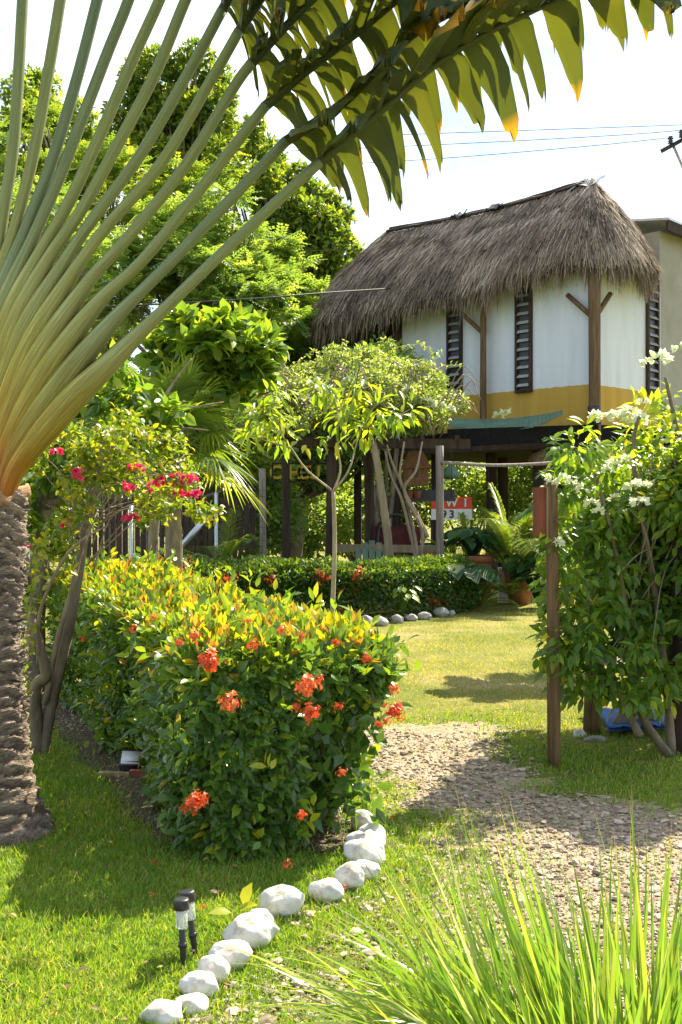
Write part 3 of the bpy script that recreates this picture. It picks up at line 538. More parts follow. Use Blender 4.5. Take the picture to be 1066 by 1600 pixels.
def blade(path, k, stalk, end, Lm=.62, mirror=False):
    r2 = np.random.default_rng(40 + k + 50 * mirror)
    pts = np.array([P(a, b, PY) for a, b in path]); ax = P(AXPX, 800, PY)[0]
    if mirror: pts[:, 0] = 2 * ax - pts[:, 0]
    c = catmull(pts, 60); c[:, 1] += end[1] - c[0, 1]; c += end - c[0]
    T = nrm(np.gradient(c, axis=0)); mb = MB()
    tube(mb, c, np.linspace(.026, .006, 60), 7, .75)
    mb.t[-1][:] = 0
    rows = 10; Z = np.array((0, 0, 1.))
    for s in (-1, 1):
        x = .0
        while x < .985:
            wd = (r2.uniform(.02, .035) if r2.random() < .3 else r2.uniform(.05, .095)) if s > 0 else r2.uniform(.07, .16); x1 = min(1, x + wd); tm = (x + x1) / 2
            cols = 5 if s > 0 else 13; tt = np.linspace(x, x1, cols); ii = np.clip(tt * 59, 0, 58.999); i0 = ii.astype(int); fr = (ii - i0)[:, None]
            root = c[i0] * (1 - fr) + c[i0 + 1] * fr; Tt = T[min(int(tm * 59), 59)]
            L = Lm * (min(1, .62 + 2.5 * tm) if s > 0 else min(1, .40 + 2.0 * tm)) * (1 - .62 * tm ** 3.2) * r2.uniform(.78, 1.15) * (.98 if s > 0 else 1.0)
            th0 = R(r2.uniform(5, 30) if s > 0 else r2.uniform(-4, 12)); th1 = R(-r2.uniform(68, 92)) if s > 0 else R(-r2.uniform(-5, 40) if r2.random() < .8 or tm < .25 else -75); fwd = (r2.uniform(.5, .8) if s > 0 else r2.uniform(.1, .4)) * (1 - .3 * tm)
            split = r2.uniform(.26, .55) if s > 0 else r2.uniform(.75, .98); tipw = r2.uniform(.28, .5); u = np.linspace(0, 1, rows)
            th = th0 + (th1 - th0) * np.clip(u / (.42 if s > 0 else .7), 0, 1) ** .75
            st = np.stack([np.cos(a) * np.array((0, s, 0)) + np.sin(a) * Z + Tt * fwd * (1 - .6 * b) for a, b in zip(th, u)]); st = nrm(st)
            path3 = np.concatenate((np.zeros((1, 3)), np.cumsum((st[1:] + st[:-1]) / 2 * L / (rows - 1), axis=0)))
            q = np.clip((u - split) / (1 - split), 0, 1); wsc = (1 - (1 - tipw) * q ** .8 - .08 * (u > split)) * np.where(u > .85, 1 - .5 * ((u - .85) / .15) ** 2, 1)
            cen = root.mean(0); nrmv = nrm(np.cross(st, Tt))
            v = (cen + (root - cen)[None] * wsc[:, None, None] + path3[:, None]) + nrmv[:, None] * (((.009 * (np.arange(cols) % 2)) if s > 0 else .010 * (np.arange(cols) % 2) + .012 * np.sin(np.arange(cols) * .9 + k)) * (1 - .3 * u[:, None]))[..., None]
            v[-1, :, 2] += r2.uniform(-.045, .045, cols); v[-2, :, 2] += r2.uniform(-.02, .02, cols)
            tw = r2.normal(0, .02); v[..., 1] += tw * u[:, None] ** 2
            mb.add(v, grid_faces(rows, cols), np.clip(r2.normal(.45, .22), 0, 1), np.repeat(u ** .8, cols) * r2.uniform(.66, 1.04))
            x = x1 + (r2.uniform(.0, .012) if s < 0 or r2.random() < .7 else r2.uniform(.02, .05))
    mb.build('leaf_blade', M['fanblade'], stalk)
for k, (pp, mm) in enumerate(zip(PET, MID)):
    st, e = petiole(pp, k); blade(mm, k, st, e, .60 if k < 5 else .66)
for k in range(0, 11):
    st, e = petiole(PET[k], k, True); blade(MID[k], k, st, e, .6, True)
# trunk
mb = MB(); n_, sg = 200, 72; z = np.linspace(-.03, 1.66, n_); a = np.linspace(0, 2 * math.pi, sg, endpoint=False)
base = .185 + .16 * np.exp(-z / .20) + .012 * np.sin(z * 5)
ph = z[:, None] / .062 + .75 * np.sin(a)[None] + 1.5 * fbm(a[None] * 1.6 + 0 * z[:, None], z[:, None] * 3, 3)
saw = ph - np.floor(ph); rid = np.floor(ph)
rr = base[:, None] + .020 * saw ** 2 * (.4 + 1.2 * vnoise(a[None] * 2.5 + rid * 3.7, rid * 1.3, 2)) + .016 * (fbm(a[None] * 5, z[:, None] * 16, 9) - .5) + .018 * (fbm(np.cos(a)[None] * 2 + 3, z[:, None] * 4 + np.sin(a)[None] * 2, 19) - .5)
v = np.stack((trunk_base[0] + rr * np.cos(a), PY + rr * np.sin(a), np.broadcast_to(z[:, None], rr.shape)), -1)
mb.add(v, [grid_faces(n_, sg, True), np.arange(sg)[None] + (n_ - 1) * sg], np.clip(saw * 1.25 + .05, 0, 1).ravel())
nf = 420; za = U(.35, 1.62, nf); aa = U(0, 6.28, nf); rad = .20 + .08 * np.exp(-za / .22)
pp = np.stack((trunk_base[0] + rad * np.cos(aa), PY + rad * np.sin(aa), za), 1); od = np.stack((np.cos(aa), np.sin(aa), np.zeros(nf)), 1)
leaves(mb, pp, np.stack((-np.sin(aa), np.cos(aa), U(-.4, .4, nf)), 1) + od * U(0, .5, nf)[:, None], od, U(.03, .09, nf), U(.012, .035, nf), L4)
mb.build('trunk', M['palmbark'], palm)
# torn sheath collar at the neck
mb = MB(); zc = np.linspace(1.58, 1.665, 6); rc = .185 + .015 * np.sin(a * 5)[None] + np.array([0, .012, .025, .03, .026, .02])[:, None]
v = np.stack((trunk_base[0] + rc * np.cos(a), PY + rc * np.sin(a), zc[:, None] + .016 * np.sin(a * 3 + 1)[None] + .01 * np.sin(a * 11)[None]), -1); mb.add(v, [grid_faces(6, sg, True), np.arange(sg)[None] + 5 * sg])
M['sheath'] = noisemat('old_sheath', [(.3, (.22, .11, .05)), (.7, (.42, .26, .13))], 10, (1, 1, 3), .8, .5)
mb.build('old_leaf_sheath', M['sheath'], palm)

# ------------------------------------------------------------------ solar lights
def solar(px_top, px_tip, lab):
    g = G(*px_tip); top = P(px_top[0], px_top[1], g[1]); ax = nrm(top - g); Lh = np.linalg.norm(top - g)
    t = thing('solar_path_light', lab, 'garden light', g, 'solar stake lights on the lawn')
    b = MB(); lathe(b, g, [(.002, -.03), (.008, .02), (.011, .05), (.0115, Lh - .105), (.009, Lh - .10)], 12, axis=ax); lathe(b, g, [(.0155, .075), (.0155, .09)], 12, axis=ax); b.build('stake', M['black'], t)
    b = MB(); lathe(b, g, [(.017, Lh - .10), (.019, Lh - .095), (.021, Lh - .035)], 18, axis=ax); b.build('clear_lens', M['lens'], t)
    b = MB(); lathe(b, g, [(.006, Lh - .098), (.006, Lh - .06), (.009, Lh - .055), (.009, Lh - .036)], 10, axis=ax); b.build('bulb', M['white'], t)
    b = MB(); lathe(b, g, [(.024, Lh - .036), (.027, Lh - .034), (.0275, Lh - .006), (.025, Lh - .001), (.016, Lh)], 24, axis=ax); b.build('cap', M['black'], t)
m, n, l, o = newmat('clear_plastic'); p = n.new('ShaderNodeBsdfPrincipled'); p.inputs['Base Color'].default_value = (.9, .93, .93, 1); p.inputs['Roughness'].default_value = .12; p.inputs['Transmission Weight'].default_value = .75; p.inputs['IOR'].default_value = 1.3; l.new(p.outputs[0], o.inputs[0]); M['lens'] = m
solar((283, 1404), (287, 1514), 'upright black solar stake light in front on the lawn'); solar((292, 1392), (306, 1497), 'leaning black solar stake light just behind the upright one')
# solar flood lamp with tilted pale panel
g = G(205, 1212); Y = g[1]
t = thing('solar_flood_lamp', 'small black solar lamp with a pale square panel at the foot of the hedge', 'garden lamp', g)
c = P(207, 1186, Y + .06); rx = nrm(np.array((1, .12, -.06))); ry = nrm(np.array((.45, .85, .42))); rz_ = nrm(np.cross(rx, ry)); ry = np.cross(rz_, rx)
b = MB(); box(b, c, (.145, .125, .018), ux=rx, uy=ry, uz=rz_); b.build('panel_frame', M['black'], t)
b = MB(); box(b, c + rz_ * .0105, (.128, .108, .004), ux=rx, uy=ry, uz=rz_); M['panel'] = noisemat('pale_panel', [(.3, (.50, .54, .56)), (.7, (.66, .69, .70))], 3, rough=.15, bump=0, spec=.6); b.build('panel', M['panel'], t)
b = MB(); box(b, g + (0, .05, .045), (.12, .06, .07), .1); b.build('lamp_body', M['black'], t)
b = MB(); [tube(b, [g + (s * .07, .04, .0), g + (s * .07, .05, .10)], .005, 6) for s in (-1, 1)]; b.build('bracket', M['black'], t)
b = MB(); box(b, G(222, 1211) + (0, -.06, .02), (.12, .05, .045), -.05); tag(b.build('brick', M['brick'], smooth=False), 'worn red brick lying under the small solar lamp', 'brick')
b = MB(); beam(b, G(155, 1212) + (0, 0, .012), G(262, 1216) + (0, .02, .012), .05, .022); tag(b.build('wooden_board', M['bamboo'], smooth=False), 'thin wooden board on the lawn edge before the solar lamp', 'board')
b = MB(); gg = G(237, 1222); lathe(b, gg, [(.022, 0), (.026, .06), (.02, .06), (.018, .02)], 14); tag(b.build('plastic_cup', M['green_paint']), 'small greenish cup standing in grass beside the solar lamp', 'cup')
# fallen flowers
for px, py, lab in ((238, 1412, 'fallen red flower on the shaded lawn near the solar lights'), (318, 1432, 'fallen red flower between the solar lights and the tall white stone'), (240, 1362, 'fallen red flower on the lawn below the hedge corner'), (538, 1402, 'fallen red flower at the end of the blunt white stone'), (612, 1290, 'fallen red petals on the gravel beside the far end stone')):
    b = MB(); floret_cluster(b, G(px, py) + (0, 0, .035), .018, 12); tag(b.build('fallen_flower', M['flower_red']), lab, 'flower', 'red flowers fallen on the lawn')
b = MB(); leaves(b, [G(372, 1442) + (0, 0, .05), G(362, 1447) + (0, 0, .05), G(380, 1440) + (0, 0, .06)], [(.6, -.3, .3), (-.6, -.2, .1), (.3, .2, .9)], [(0, -.3, 1)] * 3, .09, .06, L8, .8); tag(b.build('fallen_leaf', M['young']), 'fallen yellow green leaf cluster beside the widest white stone', 'leaf')

# dry leaf litter (too many to count)
n = 520; Y = 3.2 * (9 / 3.2) ** rng.random(n); X = U(-1, 1, n) * (.33 * Y + .2); kk = (fbm(X * 1.2, Y * 1.2, 61) > .42) | (sdist(X, Y, hp) < .3); X, Y = X[kk], Y[kk]; n = len(X)
mb = MB(); a = U(0, 6.28, n); leaves(mb, np.stack((X, Y, U(.015, .045, n)), 1), np.stack((np.cos(a), np.sin(a), U(-.3, .3, n)), 1), Zup + .5 * rdir(n), U(.02, .055, n), U(.012, .025, n), L8)
M['litter'] = leafmat('dry_leaf', [(0, (.10, .055, .025)), (.5, (.26, .17, .075)), (1, (.42, .30, .12))], .2, .7, (1.2, 1.1, .8))
tag(mb.build('leaf_litter', M['litter'], origin=(0, 0, 0)), 'dry brown leaf litter strewn over the lawn and path', kind='stuff')
# ------------------------------------------------------------------ lemongrass
lg = np.array((.74, 2.95, 0))
n = 820; a = U(0, 6.28, n); r_ = .33 * rng.random(n) ** .6
p0 = lg + np.stack((r_ * np.cos(a) * 1.35, r_ * np.sin(a) * .8, np.zeros(n)), 1)
lean = np.abs(rng.normal(0, .32, n)) + r_ * .9; d0 = np.stack((np.cos(a) * lean + rng.normal(0, .12, n) - .05, np.sin(a) * lean + rng.normal(0, .1, n), np.ones(n)), 1)
mb = MB(); ribbons(mb, p0, d0, U(.42, .86, n) * (1 + .18 * (rng.random(n) < .08)), U(.008, .018, n), U(.05, .5, n) * np.clip(lean * 1.7, .15, 1), 9, None, np.clip(rng.normal(.45, .25, n), 0, 1))
n = 150; p0 = lg + np.stack((U(-.48, -.05, n), U(-.15, .15, n), U(0, .1, n)), 1); el = U(.25, .9, n)
ribbons(mb, p0, np.stack((-np.cos(el), U(-.35, .25, n), np.sin(el)), 1), U(.5, .95, n), U(.007, .015, n), U(.15, .5, n), 9, None, np.clip(rng.normal(.45, .25, n), 0, 1))
tag(mb.build('lemongrass_clump', M['lemon'], origin=lg), 'big clump of long bright green lemongrass blades beside the gravel path', 'grass clump')

# ------------------------------------------------------------------ house
C0 = np.array((5.07, 23.0, 0)); u1 = np.array((-.712, .702, 0)); u2 = np.array((.702, .712, 0)); Zv = np.array((0, 0, 1.))
house = thing('thatched_house', 'raised white house with ochre base band and a shaggy thatched roof', 'house', C0)
def wallmat():
    m, n, l, o = newmat('house_wall')
    t = n.new('ShaderNodeTexCoord'); s = n.new('ShaderNodeSeparateXYZ'); l.new(t.outputs['Object'], s.inputs[0])
    z = n.new('ShaderNodeTexNoise'); z.inputs['Scale'].default_value = 9; z.inputs['Detail'].default_value = 6; l.new(t.outputs['Object'], z.inputs['Vector'])
    zz = n.new('ShaderNodeMath'); zz.operation = 'MULTIPLY_ADD'; zz.inputs[1].default_value = .045; l.new(z.outputs['Fac'], zz.inputs[0]); l.new(s.outputs[2], zz.inputs[2])
    g = n.new('ShaderNodeMath'); g.operation = 'GREATER_THAN'; g.inputs[1].default_value = 4.137 + .022; l.new(zz.outputs[0], g.inputs[0])
    rw = ramp(n, [(.3, (.58, .60, .63)), (.5, (.64, .665, .695)), (.7, (.69, .715, .745))]); ry_ = ramp(n, [(.3, (.44, .275, .05)), (.7, (.52, .335, .07))]); z3 = n.new('ShaderNodeTexNoise'); z3.inputs['Scale'].default_value = 1.5; z3.inputs['Detail'].default_value = 9; mpw = n.new('ShaderNodeMapping'); mpw.inputs['Scale'].default_value = (2.5, 2.5, .35); l.new(t.outputs['Object'], mpw.inputs[0]); l.new(mpw.outputs[0], z3.inputs['Vector']); l.new(z3.outputs['Fac'], rw.inputs[0]); l.new(z3.outputs['Fac'], ry_.inputs[0])
    x = n.new('ShaderNodeMix'); x.data_type = 'RGBA'; l.new(g.outputs[0], x.inputs[0]); l.new(ry_.outputs[0], x.inputs[6]); l.new(rw.outputs[0], x.inputs[7])
    p = n.new('ShaderNodeBsdfPrincipled'); p.inputs['Roughness'].default_value = .9; p.inputs['Specular IOR Level'].default_value = .2; l.new(x.outputs[2], p.inputs['Base Color'])
    b = n.new('ShaderNodeBump'); b.inputs['Strength'].default_value = .25; b.inputs['Distance'].default_value = .02; l.new(z.outputs['Fac'], b.inputs['Height']); l.new(b.outputs[0], p.inputs['Normal']); l.new(p.outputs[0], o.inputs[0]); return m
M['wall'] = wallmat()
def prism(mb, poly, z0, z1):
    k = len(poly); p = np.array(poly)[:, :2]; v = np.vstack((np.c_[p, np.full(k, z0)], np.c_[p, np.full(k, z1)])); i = np.arange(k); j = (i + 1) % k
    mb.add(v, [np.stack((i, j, j + k, i + k), 1), i[None, ::-1], i[None] + k]); return mb
WL = 5.12; WR = 2.76
b = MB(); prism(b, [C0, C0 + WR * u2, C0 + WR * u2 + WL * u1, C0 + WL * u1], 3.32, 6.75); b.build('wall', M['wall'], house, False)
b = MB(); prism(b, [C0 + (WR + .003) * u2 + .02 * u1, C0 + 7.5 * u2 + .02 * u1, C0 + 7.5 * u2 + 6 * u1, C0 + (WR + .003) * u2 + 6 * u1], 3.32, 7.72); M['cream'] = noisemat('shaded_white_wall', [(.3, (.27, .25, .19)), (.7, (.37, .35, .29))], 1.2, rough=.9, bump=.15, bscale=20); b.build('side_wall', M['cream'], house, False)  # white wall; its tan shading is put into the base colour
# metal roof of the side block
def slab(mb, p00, p10, p11, p01, th):
    v = np.array([p00, p10, p11, p01, p00, p10, p11, p01], float); v[4:, 2] += th
    mb.add(v, np.array([(0, 3, 2, 1), (4, 5, 6, 7), (0, 1, 5, 4), (1, 2, 6, 5), (2, 3, 7, 6), (3, 0, 4, 7)])); return mb
A = C0 + (WR - .25) * u2 - .35 * u1; B_ = C0 + 7.8 * u2 - .35 * u1
b = MB(); slab(b, A + 7.86 * Zv, B_ + 7.72 * Zv, B_ + 6.6 * u1 + 8.6 * Zv, A + 6.6 * u1 + 8.75 * Zv, .05); b.build('metal_roof', M['metal'], house, False)
b = MB(); beam(b, A + 7.74 * Zv + .06 * u1, B_ + 7.6 * Zv + .06 * u1, .06, .2); b.build('roof_fascia', M['wood_dark'], house, False)
b = MB(); prism(b, [C0 - .12 * u1 - .12 * u2, C0 + 7.5 * u2 - .12 * u1, C0 + 7.5 * u2 + WL * u1, C0 + WL * u1 - .12 * u2], 2.98, 3.315)
b.build('floor_edge', M['netting'], house, False)
b = MB(); prism(b, [C0 - .35 * u1 - .45 * u2, C0 + 7.5 * u2 - .35 * u1, C0 + 7.5 * u2 + (WL + .5) * u1, C0 + (WL + 1.2) * u1 - .45 * u2], 2.86, 2.975); b.build('floor_slab', M['wood_dark'], house, False)
def window(org, along, out, wd, z0, z1):
    f = MB(); c = org + out * .03
    for s in (-1, 1): box(f, c + along * s * (wd / 2 - .03) + Zv * (z0 + z1) / 2, (.06, .09, z1 - z0), ux=along, uy=out, uz=Zv)
    box(f, c + Zv * (z0 + .03), (wd - .122, .09, .06), ux=along, uy=out, uz=Zv)
    fr = f.build('window_frame', M['wood_dark'], house, False)
    g = MB(); box(g, c - out * .02 + Zv * (z0 + z1) / 2, (wd - .125, .02, z1 - z0 - .1), ux=along, uy=out, uz=Zv); g.build('dark_opening', M['black'], fr, False)
    g = MB(); zz = z0 + .16; tilt = nrm(out * .8 - Zv * .9)
    while zz < z1 - .05:
        box(g, c + out * .03 + Zv * zz, (wd - .13, .085, .010), ux=along, uy=tilt, uz=nrm(np.cross(along, tilt))); zz += .19
    g.build('louvre_glass', M['louvre'], fr, False)
M['louvre'] = noisemat('louvre_glass', [(.3, (.30, .30, .29)), (.7, (.46, .46, .45))], 3, rough=.2, bump=0, spec=.6)
window(C0 + 3.52 * u1, -u1, -u2, .42, 4.08, 6.6); window(C0 + 1.645 * u1, -u1, -u2, .42, 4.08, 6.6); window(C0 + 2.36 * u2, u2, -u1, .48, 4.08, 6.6)
def rpost(mb, a, b_, r, seg=12):
    tube(mb, catmull([a, a * .5 + np.asarray(b_) * .5 + U(-.015, .015, 3), b_], 14), np.full(14, r) * (1 + .04 * np.sin(np.linspace(0, 7, 14))), seg)
pc = C0 - .16 * (u1 + u2)
b = MB(); rpost(b, pc, pc + 6.3 * Zv, .125); po = b.build('post', M['wood_brown'], house)
b = MB(); lathe(b, pc + 3.3 * Zv, [(.135, 0), (.135, .36), (.126, .37)], 14); b.build('black_collar', M['black'], po)
b = MB(); tube(b, [pc + 5.42 * Zv, pc + .55 * u1 * 1.15 + 5.98 * Zv], .055, 8); b.build('brace', M['wood_brown'], po)
b = MB(); tube(b, [pc + 5.42 * Zv, pc + .6 * u2 + 6.0 * Zv], .055, 8); b.build('brace', M['wood_brown'], po)
p2 = C0 + 2.59 * u1 - .2 * u2; b = MB(); rpost(b, p2 + 3.0 * Zv, p2 + 6.3 * Zv, .07); po = b.build('post', M['wood_brown'], house)
b = MB(); tube(b, [p2 + 5.42 * Zv, p2 + .65 * u1 + 5.98 * Zv], .05, 8); b.build('brace', M['wood_brown'], po)
for s_, o_, r_ in ((5.2, .1, .10), (6.3, .25, .09)):
    p3 = C0 + s_ * u1 - o_ * u2; b = MB(); rpost(b, p3, p3 + 6.1 * Zv, r_); b.build('post', M['wood_dark'], house)
for s_, d_ in ((1.5, .3), (2.9, .5), (4.4, .4), (1.3, 2.4), (4.0, 2.4), (-.0, 5.0)):
    p3 = C0 + s_ * u1 + d_ * u2; b = MB(); rpost(b, p3, p3 + 2.9 * Zv, .13); b.build('post', M['wood_dark'], house)
# thatch
RA = np.array((5.30, 24.02, 8.50)); RB = np.array((1.21, 28.05, 8.46)); rv = nrm(RB - RA); rn_ = np.array((rv[1], -rv[0], 0))   # rn_: away from the camera side
if rn_[1] < 0: rn_ = -rn_
RL = np.linalg.norm(RB - RA)
def thatch_pt(a, v, lift=0.0):
    # a in [0,4): 0-1 camera side (right to left), 1-2 left cap, 2-3 back, 3-4 right cap
    a = np.asarray(a, float) % 4; v = np.asarray(v, float); q = a.astype(int); f = a - q
    fr = np.where(q == 0, f, np.where(q == 1, 1, np.where(q == 2, 1 - f, 0)))
    ang = np.where(q == 0, 0, np.where(q == 1, f * math.pi, np.where(q == 2, math.pi, math.pi + f * math.pi)))
    od = -rn_ * np.cos(ang)[..., None] + rv * np.sin(ang)[..., None]
    rad = 1.38 + .60 * fr + .10 * np.sin(ang) ** 2 * (q == 1)
    rad = rad * (1 - .13 * np.sin(f * math.pi) * (q == 3)) + .16 * (fbm(a * 6, v * 2, 3) - .5)
    dr = .79 * v + .21 * v ** 5
    H = 1.92 + .42 * fr
    rp = RA + (RB - RA) * fr[..., None]; sag = -.10 * np.sin(fr * math.pi) + .05 * (fbm(fr * 9, fr * 0, 5) - .5)
    zz = rp[..., 2] + sag - H * dr
    pt = rp + od * (rad * v)[..., None]; pt[..., 2] = zz + .05 * (fbm(a * 14, v * 5, 13) - .5) * v
    return pt + od * (lift * v)[..., None] * 1.0 + Zv * (lift * (1 - .6 * v))[..., None], od
def aparam(n):
    wts = np.array([RL, 5.2, RL, 4.6]); k = rng.choice(4, n, p=wts / wts.sum()); return k + rng.random(n)
mb = MB(); na, nv = 160, 18; aa = np.linspace(0, 4, na, endpoint=False); vv = np.linspace(0, 1, nv)
Ag, Vg = np.meshgrid(aa, vv); pt, od = thatch_pt(Ag, Vg); mb.add(pt, grid_faces(nv, na, True), .22)
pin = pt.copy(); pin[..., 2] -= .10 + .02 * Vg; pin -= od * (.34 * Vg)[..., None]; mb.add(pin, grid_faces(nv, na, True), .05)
ring = np.concatenate((pt[-1], pin[-1])); mb.add(ring, grid_faces(2, na, True), .1)
n = 95000; a = aparam(n); v = rng.random(n) ** .75 * .97; lf = .005 + .10 * rng.random(n) ** 1.6 + .10 * np.clip(fbm(a * 16, v * 6, 51) - .45, 0, 1)
p0, o0 = thatch_pt(a, v, lf); p1, _ = thatch_pt(a, v + .03, lf); dn = nrm(p1 - p0)
dn = dn + rdir(n) * .2 + o0 * U(-.05, .22, n)[:, None]; sd = np.cross(dn, o0 + Zv * .5) + rdir(n) * .3
patch = fbm(a * 9, v * 7, 31)
ribbons(mb, p0, dn, U(.14, .42, n), U(.010, .026, n), .10, 1, sd, np.clip(-.22 + 1.0 * patch + .55 * fbm(a * 3.1, v * 2.2, 91) + rng.normal(0, .2, n) - .1 * v, 0, 1), prof=lambda t: 1 - .6 * t)
n = 24000; a = aparam(n); v = U(.84, 1.0, n); p0, o0 = thatch_pt(a, v, U(-.14, .10, n))
clump = fbm(a * 30, a * 0, 77); ln = (.16 + .95 * clump ** 1.8 * rng.random(n) + .16 * rng.random(n))
ribbons(mb, p0, np.array((0, 0, -1.)) + o0 * U(-.08, .34, n)[:, None] + rdir(n) * .12, ln, U(.010, .026, n), .1, 2, None, np.clip(rng.normal(.42, .24, n), 0, 1), prof=lambda t: 1 - .75 * t)
roof = mb.build('thatched_roof', M['straw'], house)
# ridge capping: dark battens and torn metal pieces
b = MB(); rp = [RA * (1 - f) + RB * f + Zv * (.05 - .10 * math.sin(f * math.pi)) for f in np.linspace(.03, 1.0, 14)]
tube(b, rp, .055, 7, jit=.2); tube(b, [q - rn_ * .12 - Zv * .05 for q in rp], .035, 6, jit=.2); b.build('ridge_pole', M['wood_dark'], roof)
def torn(f0, off, w_, h_, mat):
    b = MB(); c = RA * (1 - f0) + RB * f0 - rn_ * off + Zv * (.05 - .62 * off); gx = np.linspace(-.5, .5, 7); gy = np.linspace(-.5, .5, 5); X, Yg = np.meshgrid(gx, gy)
    v = c + X[..., None] * rv * w_ + Yg[..., None] * (-rn_ - Zv * .62) * h_ + Zv * (.03 * np.sin(X * 9) + .04 * rng.normal(size=X.shape) * .5)[..., None]; b.add(v, grid_faces(5, 7)); v2 = v - Zv * .004; b.add(v2, grid_faces(5, 7)); b.build('ridge_patch', mat, roof)
torn(.015, .06, .75, .30, M['metal']); torn(.42, .18, .42, .25, M['black']); torn(.60, .16, .34, .22, M['black']); torn(.63, .10, .22, .12, M['metal'])
# green corrugated sheet over the undercroft edge
def corrug(top, bot, nx=120, ny=8):
    tp = catmull([P(*q) for q in top], nx); bt_ = catmull([P(*q) for q in bot], nx); b = MB(); s = np.linspace(0, 1, ny)[:, None, None]
    v = tp[None] * (1 - s) + bt_[None] * s; wv = .007 * np.sin(np.arange(nx) * 1.3); v[..., 2] += wv[None]; b.add(v, grid_faces(ny, nx)); v2 = v.copy(); v2[..., 2] -= .008; b.add(v2, grid_faces(ny, nx)[:, ::-1]); return b
b = corrug([(690, 652, 22.9), (760, 655, 22.7), (830, 650, 22.5), (880, 641, 22.4)], [(705, 668, 22.0), (762, 671, 21.8), (830, 668, 21.6), (880, 647, 21.6)]); b.build('green_roof_sheet', M['green_sheet'], house)
b = MB(); beam(b, P(700, 684, 21.5), P(935, 676, 21.9), .06, .32); b.build('dark_netting_edge', M['netting'], house, False)

# ------------------------------------------------------------------ pergola
PGY = 19.0
t = thing('pergola', 'open timber pergola on mixed posts in front of the thatched house', 'pergola', P(560, 880, PGY) * (1, 1, 0))
b = MB(); beam(b, P(372, 690, PGY), P(735, 694, PGY - .3), .12, .16); b.build('beam', M['wood_dark'], t, False)
b = MB(); beam(b, P(372, 692, PGY + 2.4), P(735, 696, PGY + 2.4), .1, .14); b.build('beam', M['wood_dark'], t, False)
for k in range(7):
    px = 385 + k * 55; b = MB(); beam(b, P(px, 684, PGY - .4), P(px, 684, PGY - .4) + (0, 3.3, .12), .07, .09); b.build('rafter', M['wood_dark'], t, False)
for px, r_, m_ in ((687, .065, 'wood_grey'), (410, .055, 'wood_grey')):
    b = MB(); p0 = P(px, 800, 18.4) * (1, 1, 0); rpost(b, p0, p0 + 2.62 * Zv if px > 600 else p0 + 2.25 * Zv, r_); b.build('post', M[m_], t)
for px, Y, r_ in ((447, 19.2, .07), (514, 19.0, .085), (578, 20.5, .09)):
    b = MB(); p0 = P(px, 800, Y) * (1, 1, 0); rpost(b, p0, p0 + (U(-.05, .05), 0, 2.68), r_); b.build('post', M['wood_dark'], t)
b = MB(); tube(b, catmull([P(612, 900, 18.6), P(605, 830, 18.6), P(592, 740, 18.7), P(584, 690, 18.8)], 16), np.linspace(.075, .055, 16), 9, jit=.03); b.build('slanting_post', M['bamboo'], t)
b = MB(); tube(b, catmull([P(690, 723, 18.3), P(760, 727, 18.6), P(820, 726, 19), P(880, 722, 19.4)], 12), .03, 7); b.build('cross_pole', M['wood_grey'], t)
b = MB(); beam(b, P(525, 856, 19.6), P(690, 858, 19.4), .05, .13); b.build('rail', M['bamboo'], t, False)
# dead vine stems twined up the post at the open end
t = thing('dry_vine', 'bare grey vine stems forking upward under the pergola', 'vine', P(655, 890, 18.2) * (1, 1, 0))
for path in ([(655, 890), (652, 860), (640, 800), (632, 768), (612, 720), (605, 695)], [(655, 890), (660, 830), (632, 768), (650, 735), (660, 690)], [(668, 840), (650, 800), (632, 768), (625, 740), (632, 690)], [(655, 890), (645, 850), (628, 780), (612, 745), (602, 705)]):
    b = MB(); tube(b, catmull([P(x, y, 18.2 + U(-.1, .1)) for x, y in path], 20), np.linspace(.035, .014, 20), 6, jit=.06); b.build('stem', M['twig'], t)
# vine on the pergola with white bracts
def scatter_leaves(mb, ells, n, L, W, tpl=L4, shell=.4, up=.25, droop=0.0, rs=(.5, .22), flat=.6, seed=3, gap=0.0):
    vol = np.array([np.prod(e[1]) ** (2 / 3) for e in ells]); cnt = (n * vol / vol.sum()).astype(int)
    for (c, r), m in zip(ells, cnt):
        p, d = ellipsoid_pts(m, c, r, shell)
        D = d * .6 + rdir(m) * .9 + np.array((0, 0, -droop)); N = rdir(m) * flat + np.array((0, 0, up + .5)) + d * .3
        leaves(mb, p, D, N, U(L[0], L[1], m), U(W[0], W[1], m), tpl, np.clip(rng.normal(rs[0], rs[1], m), 0, 1))
def px_ell(px, py, Y, rx, ry, ryw=None):
    s = Y / F; return (P(px, py, Y), np.array((rx * s, (ryw if ryw else rx * s), ry * s)))
def subclumps(ells, n, f=.42, fz=None):
    out = []
    vol = np.array([np.prod(e[1]) ** (2 / 3) for e in ells]); cnt = np.maximum(3, (n * vol / vol.sum()).astype(int))
    for (c, r), m in zip(ells, cnt):
        p, d = ellipsoid_pts(m, c, np.asarray(r) * .85, .45); mr = np.mean(r)
        for q in p: k = mr * f * U(.55, 1.25); out.append((q, np.array((k, k, k * (fz or .75)))))
    return out
def bract_cluster(mb, c, r, n=9):
    c = np.asarray(c, float)
    for q in range(n):
        d = rdir(1)[0]; d[2] = abs(d[2]) * .8 - .1; cc = c + d * r * .42
        for k in range(3):
            s = rdir(1)[0]; leaves(mb, [cc], [nrm(d + s * .7)], [nrm(np.cross(d, s))], r * U(.55, .8), r * U(.42, .6), L8)
t = thing('white_bougainvillea', 'rambling pale bougainvillea mounded over the pergola roof', 'climbing plant', P(560, 690, PGY))
